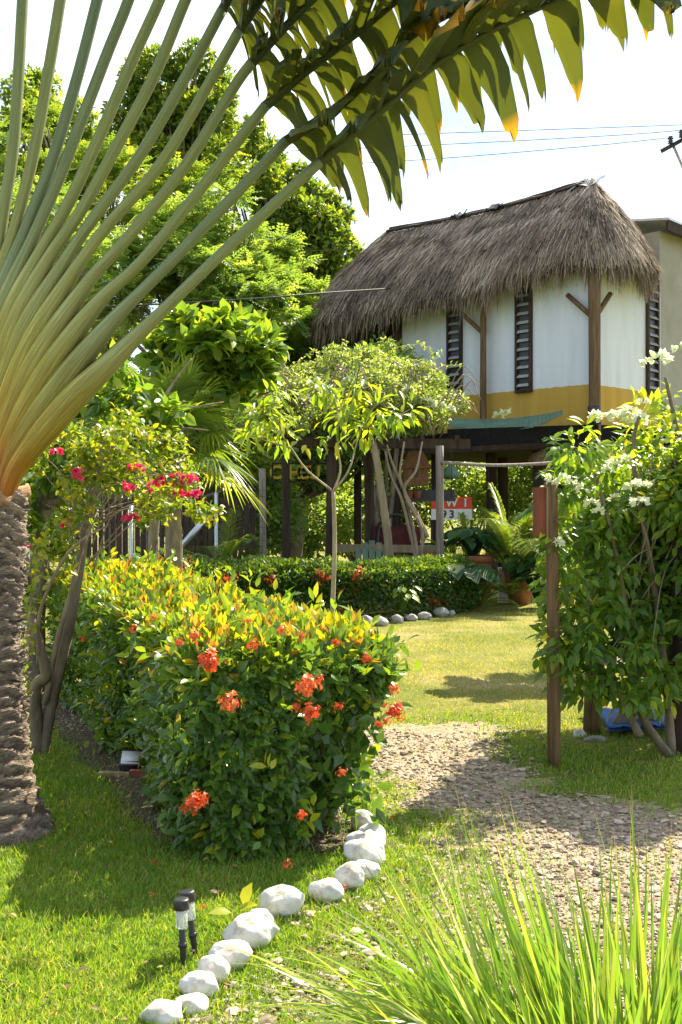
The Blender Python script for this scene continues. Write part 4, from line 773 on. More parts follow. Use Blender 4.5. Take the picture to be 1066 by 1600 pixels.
ells = subclumps([px_ell(600, 628, 19.4, 110, 58, 1.3), px_ell(470, 630, 19.6, 100, 45, 1.2), px_ell(660, 655, 18.9, 70, 38, .7), px_ell(590, 590, 20.5, 70, 50, 1.0), px_ell(690, 640, 19.6, 55, 35, .7), px_ell(410, 655, 19.0, 60, 32, .8), px_ell(520, 655, 18.8, 90, 30, .6), px_ell(640, 600, 19.6, 60, 40, .7), px_ell(430, 635, 19.2, 95, 45, 1.0), px_ell(540, 580, 21.6, 95, 40, 1.2), px_ell(600, 562, 22, 50, 32, .7), px_ell(470, 590, 21.5, 70, 35, 1.0), px_ell(410, 655, 17.4, 55, 34, .45), px_ell(480, 640, 17.6, 75, 45, .5)], 190, .30)
b = MB(); scatter_leaves(b, ells, 36000, (.05, .10), (.03, .055), rs=(.52, .26), shell=.1); b.build('foliage', M['vine'], t)
b = MB()
for k in range(80):
    x0 = U(400, 700); p0 = P(x0, U(620, 690), PGY + U(-.9, .8)); q = P(x0 + U(-60, 60), U(560, 630), PGY + U(-1.0, .6)); e = q + (U(-.5, .5), U(-.2, .2), -U(0, .5)); tube(b, catmull([p0, q, e], 12), np.linspace(.014, .006, 12), 5)
b.build('stems', M['twig'], t)
b = MB(); bl_ = MB()
for k in range(46):
    p0 = P(U(400, 700), U(575, 640), PGY + U(-.6, 1.8)); dv = np.array((U(-1, 1), U(-.6, .4), U(.2, 1.0))); c = catmull([p0, p0 + dv * .35, p0 + dv * .6 + (U(-.1, .2), 0, -U(0, .3))], 9); tube(bl_, c, np.linspace(.008, .003, 9), 4, .95)
    leaves(bl_, np.repeat(c[2:], 3, 0) + .03 * rdir(21), rdir(21) + (0, 0, -.2), Zv + .6 * rdir(21), U(.06, .1, 21), U(.035, .055, 21), L4, np.clip(rng.normal(.55, .25, 21), 0, 1))
bl_.build('sprays', M['vine'], t)
for px, py in ((672, 632), (685, 635), (660, 628), (520, 610), (505, 605), (545, 598), (612, 640), (590, 615), (640, 610), (480, 628), (790, 645), (780, 650), (700, 640), (622, 655), (560, 640)):
    b = MB(); bract_cluster(b, P(px, py, 18.6 if px < 750 else 21.3), .13, 9); b.build('flower_cluster', M['bract_white'], t)

# ------------------------------------------------------------------ sapling in the lawn
SY = 12.0
t = thing('young_tree', 'slender young tree with a forked pale stem and yellow green leaves', 'tree', P(520, 800, SY) * (1, 1, 0))
b = MB(); base = P(519, 800, SY) * (1, 1, 0)
tube(b, catmull([base, P(520, 950, SY), P(523, 850, SY), P(521, 768, SY)], 20), np.linspace(.029, .020, 20), 8, jit=.03); b.build('trunk', M['trunk_light'], t)
BR = [[(521, 768), (480, 735), (455, 700), (430, 665), (415, 640)], [(521, 768), (532, 735), (528, 700), (530, 650), (545, 615)], [(521, 768), (545, 735), (558, 690), (572, 650), (590, 630)], [(530, 650), (520, 620), (505, 600)], [(455, 700), (420, 690), (395, 680)], [(565, 670), (610, 655), (640, 640)]]
b = MB()
for q in BR: tube(b, catmull([P(x, y, SY + U(-.15, .15) * (i > 0)) for i, (x, y) in enumerate(q)], 14), np.linspace(.013, .004, 14), 6)
b.build('branches', M['trunk_light'], t)
b = MB()
for cx, cy, m in ((415, 650, 60), (395, 675, 40), (440, 680, 50), (430, 620, 40), (545, 620, 60), (590, 640, 60), (505, 605, 40), (575, 670, 50), (620, 655, 36), (475, 690, 16), (520, 690, 14), (535, 650, 40), (560, 600, 30), (640, 640, 26)):
    m = int(m * .72); p, d = ellipsoid_pts(m, P(cx, cy, SY), (.20, .22, .15), .2)
    D = d * .8 + rdir(m) * .5 + np.array((0, 0, -.55)); leaves(b, p, D, np.array((0, 0, 1.)) + rdir(m) * .5, U(.11, .19, m), U(.045, .072, m), L8, np.clip(rng.normal(.45, .25, m), 0, 1))
b.build('crown', M['young'], t)

# ------------------------------------------------------------------ pink bougainvillea and its neighbours
t = thing('pink_bougainvillea', 'straggling bougainvillea with leaning trunks, yellow green leaves and pink flowers', 'shrub', P(68, 800, 7.3) * (1, 1, 0))
def limb(path, r0, r1, mat, parent, name='trunk', jit=.05, n=26):
    b = MB(); tube(b, catmull([P(*q) for q in path], n), np.linspace(r0, r1, n), 9, jit=jit); return b.build(name, mat, parent)
limb([(66, 1182, 7.3), (78, 1110, 7.3), (105, 990, 7.3), (130, 850, 7.4), (152, 740, 7.5), (168, 668, 7.6)], .042, .030, M['bark'], t)
limb([(62, 1180, 7.3), (55, 1080, 7.25), (72, 1055, 7.2), (62, 1010, 7.2), (50, 960, 7.3), (60, 900, 7.4)], .045, .022, M['bark'], t)
limb([(70, 1100, 7.25), (90, 1000, 7.2), (110, 930, 7.2), (128, 860, 7.2), (150, 800, 7.3)], .02, .010, M['twig'], t)
limb([(60, 1040, 7.2), (62, 960, 7.1), (90, 890, 7.0), (120, 850, 7.0), (170, 820, 7.1)], .014, .006, M['twig'], t)
b = MB()
for k in range(26):
    a0 = P(U(110, 150), U(780, 900), 7.3); e = P(U(60, 330), U(690, 830), 7.2 + U(-.5, .8)); mid = (a0 + e) / 2 + (0, 0, U(.0, .25)); tube(b, catmull([a0, mid, e], 12), np.linspace(.006, .002, 12), 5)
b.build('branches', M['twig'], t)
b = MB()
ee = [px_ell(q[0], q[1], q[2] + .42, *q[3:]) for q in ((170, 720, 7.3, 60, 45, .4), (255, 745, 7.4, 60, 35, .35), (300, 790, 7.3, 45, 28, .3), (230, 800, 7.2, 45, 28, .3), (130, 690, 7.4, 50, 40, .4), (190, 665, 7.5, 55, 30, .3), (110, 790, 7.1, 25, 60, .2), (250, 690, 7.6, 55, 28, .3), (70, 700, 7.2, 30, 50, .3))]
scatter_leaves(b, subclumps(ee, 60, .4), 3000, (.035, .062), (.024, .042), L8, .1, rs=(.6, .25)); 
scatter_leaves(b, subclumps([px_ell(170, 720, 7.25, 60, 45, .2), px_ell(255, 755, 7.2, 60, 35, .2), px_ell(230, 800, 7.1, 45, 24, .2), px_ell(120, 770, 7.1, 35, 60, .2), px_ell(190, 680, 7.3, 60, 30, .2), px_ell(95, 850, 7.1, 25, 60, .15)], 60, .34), 1300, (.035, .062), (.024, .042), L8, .1, rs=(.62, .25))
scatter_leaves(b, [px_ell(45, 930, 7.1, 12, 130, .1), px_ell(70, 860, 7.0, 14, 60, .1), px_ell(40, 1000, 7.1, 8, 90, .1)], 200, (.04, .06), (.03, .045), L8, .1, rs=(.75, .2)); b.build('foliage', M['bougain'], t)
for px, py, Y in ((88, 708, 6.9), (124, 739, 6.9), (120, 748, 6.9), (204, 766, 6.95), (196, 762, 6.95), (240, 757, 7.0), (250, 752, 7.0), (262, 755, 7.0), (275, 745, 7.0), (279, 757, 7.0), (292, 748, 7.0), (290, 775, 7.0), (300, 777, 7.0), (308, 774, 7.0), (280, 772, 7.0), (198, 812, 6.9), (208, 810, 6.9), (205, 733, 7.1), (218, 733, 7.1), (40, 857, 6.9), (305, 752, 7.0), (104, 820, 7.0), (238, 770, 7.0)):
    b = MB(); bract_cluster(b, P(px, py, Y + .1), .046, 8); b.build('flower_cluster', M['bract_pink'], t)
# tree with dark glossy leaves behind it
t = thing('glossy_leaf_tree', 'small tree with grey trunk and dark glossy leaves beside the palm trunk', 'tree', P(58, 800, 9.5) * (1, 1, 0))
limb([(58, 1080, 9.5), (56, 980, 9.5), (62, 860, 9.5), (72, 760, 9.6), (80, 690, 9.7)], .085, .06, M['bark'], t)
limb([(72, 790, 9.5), (110, 775, 9.4), (140, 770, 9.3)], .04, .006, M['bark'], t, 'branch'); limb([(78, 710, 9.7), (160, 690, 9.7), (260, 670, 9.6), (325, 672, 9.5)], .035, .005, M['bark'], t, 'branch'); limb([(80, 690, 9.7), (170, 660, 9.8), (240, 648, 9.8), (350, 628, 9.9)], .035, .005, M['twig'], t, 'branch'); limb([(240, 648, 9.8), (270, 600, 9.9), (300, 560, 10)], .02, .004, M['twig'], t, 'branch')
b = MB(); ee = [px_ell(*q) for q in ((60, 790, 9.6, 70, 90, .7), (120, 720, 9.6, 90, 50, .7), (200, 660, 9.7, 70, 40, .5), (40, 900, 9.6, 40, 60, .5), (270, 655, 9.6, 70, 26, .4), (170, 610, 9.8, 50, 40, .5))]
scatter_leaves(b, subclumps(ee, 42, .45), 2600, (.10, .17), (.055, .085), L8, .15, droop=.35, rs=(.42, .26)); b.build('crown', M['bigleaf'], t)
# round large-leaved tree (almond-like) further back
t = thing('almond_tree', 'spreading tree with big rounded bright leaves above the fan palm', 'tree', P(236, 800, 15.6) * (1, 1, 0))
limb([(236, 960, 15.6), (244, 800, 15.6), (285, 680, 15.4), (340, 600, 15)], .075, .05, M['bark'], t); limb([(310, 640, 15.2), (380, 625, 14.8), (430, 610, 14.7)], .05, .006, M['bark'], t, 'branch'); limb([(342, 640, 15), (280, 590, 15), (230, 560, 15)], .05, .006, M['twig'], t, 'branch')
b = MB(); ee = [px_ell(*q) for q in ((340, 545, 15, 95, 50, 1.0), (280, 525, 15, 60, 40, .8), (400, 560, 14.8, 60, 45, .7), (360, 600, 14.8, 60, 25, .6), (240, 560, 15, 40, 30, .5), (430, 540, 15.2, 40, 22, .5))]
scatter_leaves(b, subclumps(ee, 40, .42, .5), 2600, (.18, .30), (.13, .19), L8, .15, up=.5, rs=(.5, .28)); b.build('crown', M['bigleaf'], t)
# fan palm
def fan_leaf(mb, c, axis, nor, r, n=34):
    axis = nrm(axis); s = nrm(np.cross(axis, nor)); an = np.linspace(-2.1, 2.1, n) + rng.normal(0, .02, n)
    d = np.cos(an)[:, None] * axis + np.sin(an)[:, None] * s; ribbons(mb, np.repeat(np.asarray(c, float)[None], n, 0) + d * .03, d, r * U(.85, 1.05, n) * (1 - .15 * np.abs(an) / 2), .042 * r / .7, U(.25, .6, n), 5, s[None] * np.cos(an)[:, None] - axis * np.sin(an)[:, None], np.clip(rng.normal(.5, .2) + rng.normal(0, .12, n), 0, 1), prof=lambda t: np.minimum(1, .25 + 2.6 * t) * (1 - t ** 2.5))
t = thing('fan_palm', 'fan palm with bright split round fronds behind the pink bougainvillea', 'palm', P(272, 800, 14) * (1, 1, 0)); pb = P(272, 800, 14)
limb([(272, 980, 14), (272, 860, 14), (270, 740, 14), (268, 690, 14)], .11, .09, M['bark'], t)
for k in range(22):
    a = k * 2.4; el = R(75 - k * 5.0); top = P(268, 690, 14); d = np.array((math.cos(a) * math.cos(el), math.sin(a) * math.cos(el) * .8, math.sin(el))); c = top + d * U(.5, .75)
    b = MB(); tube(b, [top, top + d * .3, c], .012, 6, .3); fan_leaf(b, c, d * 1 + np.array((0, 0, .1)), np.cross(np.cross(d, Zv), d) + rdir(1)[0] * .2, U(.62, .8)); b.build('frond', M['palmleaf'], t)
# pinnate palm
def frond(mb, base, d, L, droop, leaf, n=34, wd=.02, rr=.012):
    d = nrm(d); t_ = np.linspace(0, 1, 14); c = base + d * (L * t_)[:, None]; c[:, 2] -= droop * L * t_ ** 2.2; tube(mb, c, np.linspace(rr, rr * .3, 14), 5, .7)
    q = np.linspace(.18, .99, n); x = q * 13; i = np.minimum(x.astype(int), 12); f = (x - i)[:, None]; pos = c[i] * (1 - f) + c[i + 1] * f; T = nrm(c[i + 1] - c[i]); S = nrm(np.cross(T, Zv)); 
    for s in (-1, 1):
        D = S * s + T * .75 + Zv * .18; ribbons(mb, pos, D, leaf * np.sin(np.pi * (.12 + .82 * q)) ** .6 * U(.9, 1.05, n), wd, U(.25, .5, n), 3, np.cross(D, Zv), np.clip(rng.normal(.5, .2, n), 0, 1))
def palm_clump(name, lab, base, nf, L, leaf, el, mat, spread=.1, wd=.022, nl=34, cat='palm'):
    t = thing(name, lab, cat, base)
    for k in range(nf):
        a = k * 2.39996 + U(-.3, .3); e = R(U(*el)); d = np.array((math.cos(a) * math.cos(e), math.sin(a) * math.cos(e), math.sin(e)))
        b = MB(); frond(b, np.asarray(base) + (d * (1, 1, 0)) * spread, d, L * U(.75, 1.1), U(.25, .6), leaf, nl, wd); b.build('frond', mat, t)
palm_clump('areca_palm', 'young areca palm with arching feathery fronds against the wire fence', P(345, 905, 17.3) * (1, 1, 0) + (0, 0, .55), 15, 1.35, .42, (25, 80), M['palmleaf'], .06, .03)
palm_clump('areca_palm', 'tall areca palm with feathery fronds beside the terracotta pots', P(808, 905, 18.6) * (1, 1, 0) + (0, 0, .5), 22, 2.2, .48, (42, 86), M['palmleaf'], .12, .028, 40)
palm_clump('areca_palm', 'dim slender areca palm half hidden behind the grey pergola post', P(735, 905, 21) * (1, 1, 0) + (0, 0, .3), 12, 1.9, .4, (45, 85), M['palmleaf'], .1, .028, 34)
palm_clump('fern', 'pale green fern in front of the potted plants', P(795, 935, 18.2) * (1, 1, 0) + (0, 0, .25), 16, .75, .16, (15, 70), M['palmleaf'], .04, .014, 26, 'fern')
palm_clump('fern', 'low bushy fern at the lawn edge below the round pot', P(752, 945, 18) * (1, 1, 0) + (0, 0, .1), 18, .7, .14, (15, 70), M['palmleaf'], .04, .014, 26, 'fern')
palm_clump('philodendron', 'dark feathery philodendron behind the white flowering bush', P(940, 800, 11.5) * (1, 1, 0) + (0, 0, 1.75), 26, .9, .30, (5, 75), M['darkfrond'], .05, .06, 16, 'plant')

# ------------------------------------------------------------------ fences behind the back hedge
t = thing('wire_fence', 'wire mesh fence on thin pale metal posts behind the low hedge', 'fence', P(280, 800, 18.2) * (1, 1, 0))
for px, top in ((205, 790), (338, 770)):
    b = MB(); p0 = P(px, 800, 18.2) * (1, 1, 0); tube(b, [p0, P(px, top, 18.2)], .032, 8); b.build('post', M['metal'], t)
b = MB(); tube(b, [P(268, 872, 18.1), P(325, 806, 18.2)], .05, 9); b.build('brace', M['metal'], t)
b = MB(); tube(b, [P(208, 866, 18.1), P(238, 892, 18.1)], .03, 9); b.build('brace', M['metal'], t)
b = MB()
for z in np.arange(.2, 1.95, .1): tube(b, [P(140, 800, 18.25) * (1, 1, 0) + z * Zv, P(420, 800, 18.25) * (1, 1, 0) + z * Zv], .0028, 4)
for px in np.arange(140, 420, 10): p0 = P(px, 800, 18.25) * (1, 1, 0); tube(b, [p0, p0 + 1.92 * Zv], .0028, 4)
b.build('wire_mesh', M['cable'], t)
t = thing('paling_fence', 'dark brown timber paling fence behind the wire mesh', 'fence', P(260, 800, 19.5) * (1, 1, 0))
b = MB()
for px in np.arange(120, 400, 9.5): h = U(1.6, 1.9); p0 = P(px, 800, 19.5) * (1, 1, 0); box(b, p0 + Zv * h / 2, (.085, .02, h), U(-.1, .1))
b.build('palings', M['wood_dark'], t, False)
b = MB(); beam(b, P(120, 800, 19.54) * (1, 1, 0) + .5 * Zv, P(400, 800, 19.54) * (1, 1, 0) + .5 * Zv, .04, .08); beam(b, P(120, 800, 19.54) * (1, 1, 0) + 1.4 * Zv, P(400, 800, 19.54) * (1, 1, 0) + 1.4 * Zv, .04, .08); b.build('rail', M['wood_dark'], t, False)
b = MB(); box(b, P(30, 800, 15) * (1, 1, 0) + (0, 0, 1.1), (.5, .15, 2.2)); tag(b.build('garden_wall', M['white'], smooth=False), 'plain white garden wall glimpsed between the palm trunk and glossy tree', 'wall')

# ------------------------------------------------------------------ things under the house
def letters(s, size, depth, mat, parent, ctr, ux, uz, step=.78, name='letter'):
    n_ = len(s)
    for i, ch in enumerate(s):
        if ch != ' ': text_mesh(ch, size, depth, mat, parent, name, np.asarray(ctr) + ux * (i - (n_ - 1) / 2) * size * step, ux, uz)
def text_mesh(s, size, depth, mat, parent, name, ctr, ux, uz):
    cu = bpy.data.curves.new(name, 'FONT'); cu.body = s; cu.size = size; cu.extrude = depth / 2; cu.align_x = 'CENTER'; cu.align_y = 'CENTER'; cu.offset = .006
    ob = bpy.data.objects.new(name, cu); COL.objects.link(ob); dg = bpy.context.evaluated_depsgraph_get(); me = bpy.data.meshes.new_from_object(ob.evaluated_get(dg)); bpy.data.objects.remove(ob)
    v = np.array([x.co[:] for x in me.vertices]); uy = np.cross(uz, ux); w_ = np.asarray(ctr) + v[:, :1] * ux + v[:, 1:2] * uz - v[:, 2:] * uy - ORIG[parent.name]
    for x, c_ in zip(me.vertices, w_): x.co = c_
    me.materials.append(mat); o = bpy.data.objects.new(name, me); COL.objects.link(o); o.parent = parent; return o
SX = np.array((1., 0, 0))
t = thing('hanging_sign', 'yellow lettered open frame sign hanging under the pergola beam', 'sign', P(475, 738, 20.2))
b = MB(); beam(b, P(425, 724, 20.2), P(527, 724, 20.2), .03, .03); beam(b, P(425, 753, 20.2), P(527, 753, 20.2), .03, .03)
for px in (426, 526): beam(b, P(px, 725.5, 20.2), P(px, 751.5, 20.2), .03, .03)
for px in (440, 510): tube(b, [P(px, 724, 20.2), P(px, 690, 20.2)], .006, 5)
b.build('sign_frame', M['wood_dark'], t, False)
letters('C HOU I', .33, .02, M['yellow'], t, P(476, 739, 20.2), SX, Zv, .516)
t = thing('red_and_white_sign', 'red and white printed sign standing behind the palm fronds', 'sign', P(700, 805, 25))
b = MB(); box(b, P(706, 786, 25), (.90, .03, .26)); b.build('red_panel', M['red'], t, False)
b = MB(); box(b, P(706, 803.7, 25), (.90, .03, .235)); b.build('white_panel', M['white'], t, False)
b = MB(); [beam(b, P(px, 800, 25.05) * (1, 1, 0), P(px, 775, 25.05), .04, .04) for px in (676, 737)]; b.build('frame', M['wood_dark'], t, False)
letters('I W I', .25, .01, M['white'], t, P(706, 786, 24.975), SX, Zv, .6); letters('93', .24, .01, M['black'], t, P(700, 804, 24.975), SX, Zv, .7, 'digit')
# green slatted chair
g = P(582, 800, 19.2) * (1, 1, 0); t = thing('green_slatted_chair', 'green wooden slatted garden chair behind the hedge', 'chair', g)
for k in range(5):
    b = MB(); x = (k - 2) * .12; beam(b, g + (x * .85, .1, .35), g + (x, .35, .98 + .08 * math.cos(k - 2)), .10, .02); b.build('back_slat', M['green_paint'], t, False)
for k in range(3):
    b = MB(); box(b, g + (0, -.1 - .13 * k + .1, .36 + .02 * k), (.56, .11, .02)); b.build('seat_slat', M['green_paint'], t, False)
for s in (-1, 1):
    b = MB(); beam(b, g + (s * .3, -.28, 0), g + (s * .3, -.28, .58), .05, .08); b.build('leg', M['green_paint'], t, False)
    b = MB(); beam(b, g + (s * .27, .3, 0), g + (s * .29, .2, .6), .05, .07); b.build('leg', M['green_paint'], t, False)
    b = MB(); box(b, g + (s * .32, -.05, .62), (.13, .62, .025)); b.build('armrest', M['green_paint'], t, False)
# maroon draped hanging chair with dark frame
g = P(620, 800, 20.2) * (1, 1, 0); t = thing('draped_chair', 'dark chair draped in maroon cloth behind the slanting post', 'chair', g)
b = MB(); [tube(b, catmull([g + (s * .33, .1, 0), g + (s * .36, .1, .6), g + (s * .30, .25, 1.35)], 10), .03, 7) for s in (-1, 1)]; tube(b, catmull([g + (-.30, .25, 1.35), g + (0, .27, 1.5), g + (.30, .25, 1.35)], 10), .03, 7); b.build('frame', M['black'], t)
b = MB(); gx, gy = np.meshgrid(np.linspace(-.42, .42, 24), np.linspace(0, 1, 20)); zz = np.where(gy < .5, 1.3 - gy * 1.5 - .12 * np.cos(gx * 4) * 0, .55 - (gy - .5) * .95); yy = np.where(gy < .5, .22 - gy * .3, .07 - (gy - .5) * .9)
v = g + np.stack((gx * (1 + .2 * gy), yy + .03 * np.sin(gx * 17), zz + .03 * np.sin(gx * 9 + gy * 6)), -1); b.add(v, grid_faces(20, 24)); v2 = v + np.array((0, .015, -.01)); b.add(v2, grid_faces(20, 24)[:, ::-1]); b.build('cloth', M['maroon'], t)
b = MB(); box(b, g + (0, .05, .42), (.66, .5, .05)); [beam(b, g + (s * .3, -.18, 0), g + (s * .3, -.18, .395), .05, .05) for s in (-1, 1)]; b.build('seat', M['wood_dark'], t, False)
# low dark table
g = P(665, 800, 22) * (1, 1, 0); t = thing('low_table', 'low dark wooden table behind the dry vine stems', 'table', g)
b = MB(); box(b, g + (0, 0, .92), (1.2, .6, .06)); b.build('table_top', M['wood_dark'], t, False)
for sx in (-1, 1):
    for sy in (-1, 1): b = MB(); beam(b, g + (sx * .52, sy * .23, 0), g + (sx * .52, sy * .23, .888), .08, .08); b.build('leg', M['wood_dark'], t, False)
# terracotta pots
def pot(g, r, h, lab, prof=None, rim=True):
    t = thing('terracotta_pot', lab, 'pot', g, 'terracotta pots under the house edge'); b = MB(); lathe(b, g, prof or [(r * .62, 0), (r * .95, h * .55), (r, h * .9), (r * 1.0, h)], 24); b.build('pot_body', M['terracotta'], t)
    b = MB(); lathe(b, g, [(r * 1.01, h * .88), (r * 1.12, h * .9), (r * 1.12, h * 1.02), (r * .9, h * 1.02), (r * .88, h * .92)], 24); b.build('rim', M['terracotta'], t); return t
pg = P(738, 800, 18.8) * (1, 1, 0); pot(pg, .33, .82, 'large bulging terracotta pot with broad heart shaped leaves', [(.18, 0), (.30, .25), (.35, .5), (.31, .72), (.27, .8)])
pot(P(812, 800, 19.1) * (1, 1, 0), .26, .62, 'terracotta pot behind the pale fern'); pot(P(672, 800, 20.4) * (1, 1, 0), .24, .8, 'terracotta pot behind the grey pergola post')
for px, lab in ((788, 'cream block standing above the fern'), (818, 'cream block beside the areca palm stem')):
    b = MB(); c = P(px, 888, 19.5); box(b, c * (1, 1, .5), (.20, .16, c[2] * 1.05)); tag(b.build('cream_block', M['white'], smooth=False), lab, 'block', 'cream blocks between the pots')
def broad_plant(name, lab, base, n, L, W, mat, h, rad, cat='plant'):
    t = thing(name, lab, cat, base); b = MB(); base = np.asarray(base)
    for k in range(n):
        a = k * 2.4; e = U(.5, 1.2); tip = base + np.array((math.cos(a) * rad * U(.4, 1), math.sin(a) * rad * U(.4, 1), h * U(.5, 1.0))); st = MB(); tube(b, catmull([base, base * .4 + tip * .6 + (0, 0, .08), tip], 8), .008, 5, .4)
        leaves(b, [tip], [(math.cos(a), math.sin(a), -.55)], [(math.cos(a) * .4, math.sin(a) * .4 - .5, 1)], L * U(.8, 1.2), W * U(.8, 1.2), L8)
    b.build('leaves', mat, t)
broad_plant('heart_leaf_plant', 'plant with broad dark heart shaped leaves in the large pot', pg + (0, 0, .78), 60, .26, .19, M['darkfrond'], .55, .45)
broad_plant('monstera', 'monstera with big green leaves at the end of the low hedge', P(703, 800, 17.7) * (1, 1, 0) + (0, 0, .3), 14, .42, .3, M['darkfrond'], .5, .5)
broad_plant('dark_foliage_plant', 'dense dark leaved plant beside the brown post of the white bush', P(842, 800, 18.4) * (1, 1, 0), 90, .24, .17, M['darkfrond'], .95, .45)
broad_plant('small_herb', 'small green plant sprouting in front of the back hedge', P(628, 800, 16.3) * (1, 1, 0), 26, .14, .09, M['bigleaf'], .5, .22)
# hanging lamps, bird house and shelf
t = thing('bird_house', 'orange wooden bird house hanging under the pergola', 'bird house', P(652, 760, 19.8)); c = P(650, 735, 19.8)
b = MB(); box(b, c - (0, 0, .12), (.42, .34, .30)); b.build('box', M['orange_wood'], t, False)
b = MB(); v = c + np.array([(-.26, -.22, .03), (.26, -.22, .03), (.26, .22, .03), (-.26, .22, .03), (-.12, 0, .34), (.12, 0, .34)]); b.add(v, [np.array([(0, 1, 5, 4), (2, 3, 4, 5), (0, 3, 2, 1)]), np.array([(1, 2, 5), (3, 0, 4)])]); b.build('roof', M['orange_wood'], t, False)
b = MB(); box(b, c + (-.02, -.172, -.06), (.10, .006, .14)); b.build('opening', M['black'], t, False)
b = MB(); tube(b, [c + (0, 0, .34), c + (0, 0, .62)], .006, 5); b.build('cord', M['cable'], t)
def lamp(px, py, Y, r, h, mat, lab):
    c = P(px, py, Y); t = thing('hanging_lamp', lab, 'lamp', c, 'hanging lamps under the house'); b = MB(); lathe(b, c, [(r, -h / 2), (r * .96, -h * .1), (r * .7, h * .3), (r * .2, h / 2), (.02, h / 2 + .04)], 20); b.build('lamp_shade', mat, t)
    b = MB(); tube(b, [c + (0, 0, h / 2 + .04), c + (0, 0, 2.84 - c[2] + c[2] * 0)] if False else [c + (0, 0, h / 2 + .04), np.array((c[0], c[1], 2.85))], .006, 5); b.build('cord', M['cable'], t)
lamp(704, 738, 21.2, .17, .24, M['green_sheet'], 'dark green dome lamp beside the grey pergola post'); lamp(848, 716, 22.0, .30, .28, M['wood_brown'], 'wide brown dome lamp below the dark floor edge')
t = thing('hanging_shelf', 'black hanging shelf with small red pots under the pergola', 'shelf', P(665, 785, 20.6)); b = MB(); box(b, P(672, 781, 20.6), (.9, .25, .05)); box(b, P(672, 772, 20.73), (.9, .02, .16)); b.build('board', M['black'], t, False)
b = MB(); [tube(b, [P(px, 781, 20.6), P(px, 690, 20.6)], .006, 5) for px in (638, 706)]; b.build('cord', M['cable'], t)
for px, lab in ((640, 'small red pot at the bird house end of the black shelf'), (652, 'small dark red pot second along the black shelf')):
    b = MB(); c = P(px, 780, 20.55); lathe(b, c, [(.05, .0), (.075, .14), (.08, .15), (.07, .15)], 14); tag(b.build('red_pot', M['terracotta']), lab, 'pot', 'small pots on the hanging shelf')

# ------------------------------------------------------------------ white flowering bush on the right and its posts
g = G(866, 1199); t = thing('wooden_post', 'tall round brown wooden post in front of the white flowering bush', 'post', g)
b = MB(); rpost(b, g - (0, 0, .05), g + (-.02, 0, 1.73), .040, 14); b.build('shaft', M['wood_brown'], t)
b = MB(); box(b, g + (-.085, .02, 1.55), (.045, .09, .30), .3); b.build('red_board', M['rust'], t, False)
b = MB(); box(b, g + (-.058, .012, 1.55), (.006, .095, .305), .3); b.build('pale_strip', M['bamboo'], t, False)
g = G(924, 1146); t = thing('wooden_post', 'second brown wooden post standing on pale stones under the white flowering bush', 'post', g); b = MB(); rpost(b, g - (0, 0, .05), g + (.03, 0, 1.6), .06, 14); b.build('shaft', M['wood_brown'], t)
g2 = G(912, 1152); tag(rock((g2[0] - .02, g2[1] + .03, -.02), .10, .07, .09, 301).build('white_stone', M['stone_white']), 'small white stone at the foot of the second brown post', 'stone')
g2 = G(930, 1158); tag(rock((g2[0], g2[1], -.02), .16, .06, .1, 302).build('grey_stone', M['stone_grey']), 'flat brownish stone in front of the second brown post', 'stone')
g = G(1062, 1176); t = thing('wooden_post', 'thick dark post under the outer side of the white flowering bush', 'post', g); b = MB(); rpost(b, g - (0, 0, .05), g + (.02, 0, 1.9), .075, 14); b.build('shaft', M['wood_dark'], t)
# picnic bench
g = G(955, 1155); t = thing('picnic_bench', 'dark wooden picnic bench with slanting legs behind the flowering bush', 'bench', g + (0, .3, 0)); Yb = g[1] + .25
b = MB(); beam(b, P(945, 1160, Yb), P(993, 1092, Yb), .05, .08); b.build('leg', M['wood_grey'], t, False)
b = MB(); beam(b, P(958, 1150, Yb + .06), P(984, 1108, Yb + .06), .05, .10); b.build('leg', M['wood_dark'], t, False)
b = MB(); box(b, P(1006, 1122, Yb + .2), (.19, .26, .035)); b.build('seat', M['wood_grey'], t, False)
b = MB(); box(b, P(1006, 1131, Yb + .05), (.19, .03, .05)); b.build('seat_rail', M['black'], t, False)
b = MB(); box(b, P(1080, 1040, Yb + .5), (1.2, .7, .05)); b.build('table_top', M['wood_grey'], t, False)
b = MB(); beam(b, P(1070, 1160, Yb + .3), P(1050, 1045, Yb + .3), .06, .12); b.build('leg', M['wood_dark'], t, False)
b = MB(); gx, gy = np.meshgrid(np.linspace(0, 1, 30), np.linspace(0, 1, 14)); q0 = G(952, 1152); q1 = G(1052, 1148); vv_ = q0 + (q1 - q0) * gx[..., None] + np.array((.1, .75, 0)) * gy[..., None]; vv_[..., 2] = .055 + .03 * fbm(gx * 9, gy * 5, 2); b.add(vv_, grid_faces(14, 30)); v3 = vv_.copy(); v3[..., 2] = .045; b.add(v3, grid_faces(14, 30)[:, ::-1]); tag(b.build('blue_tarpaulin', M['blue']), 'blue tarpaulin lying on the ground below the picnic bench', 'tarpaulin')
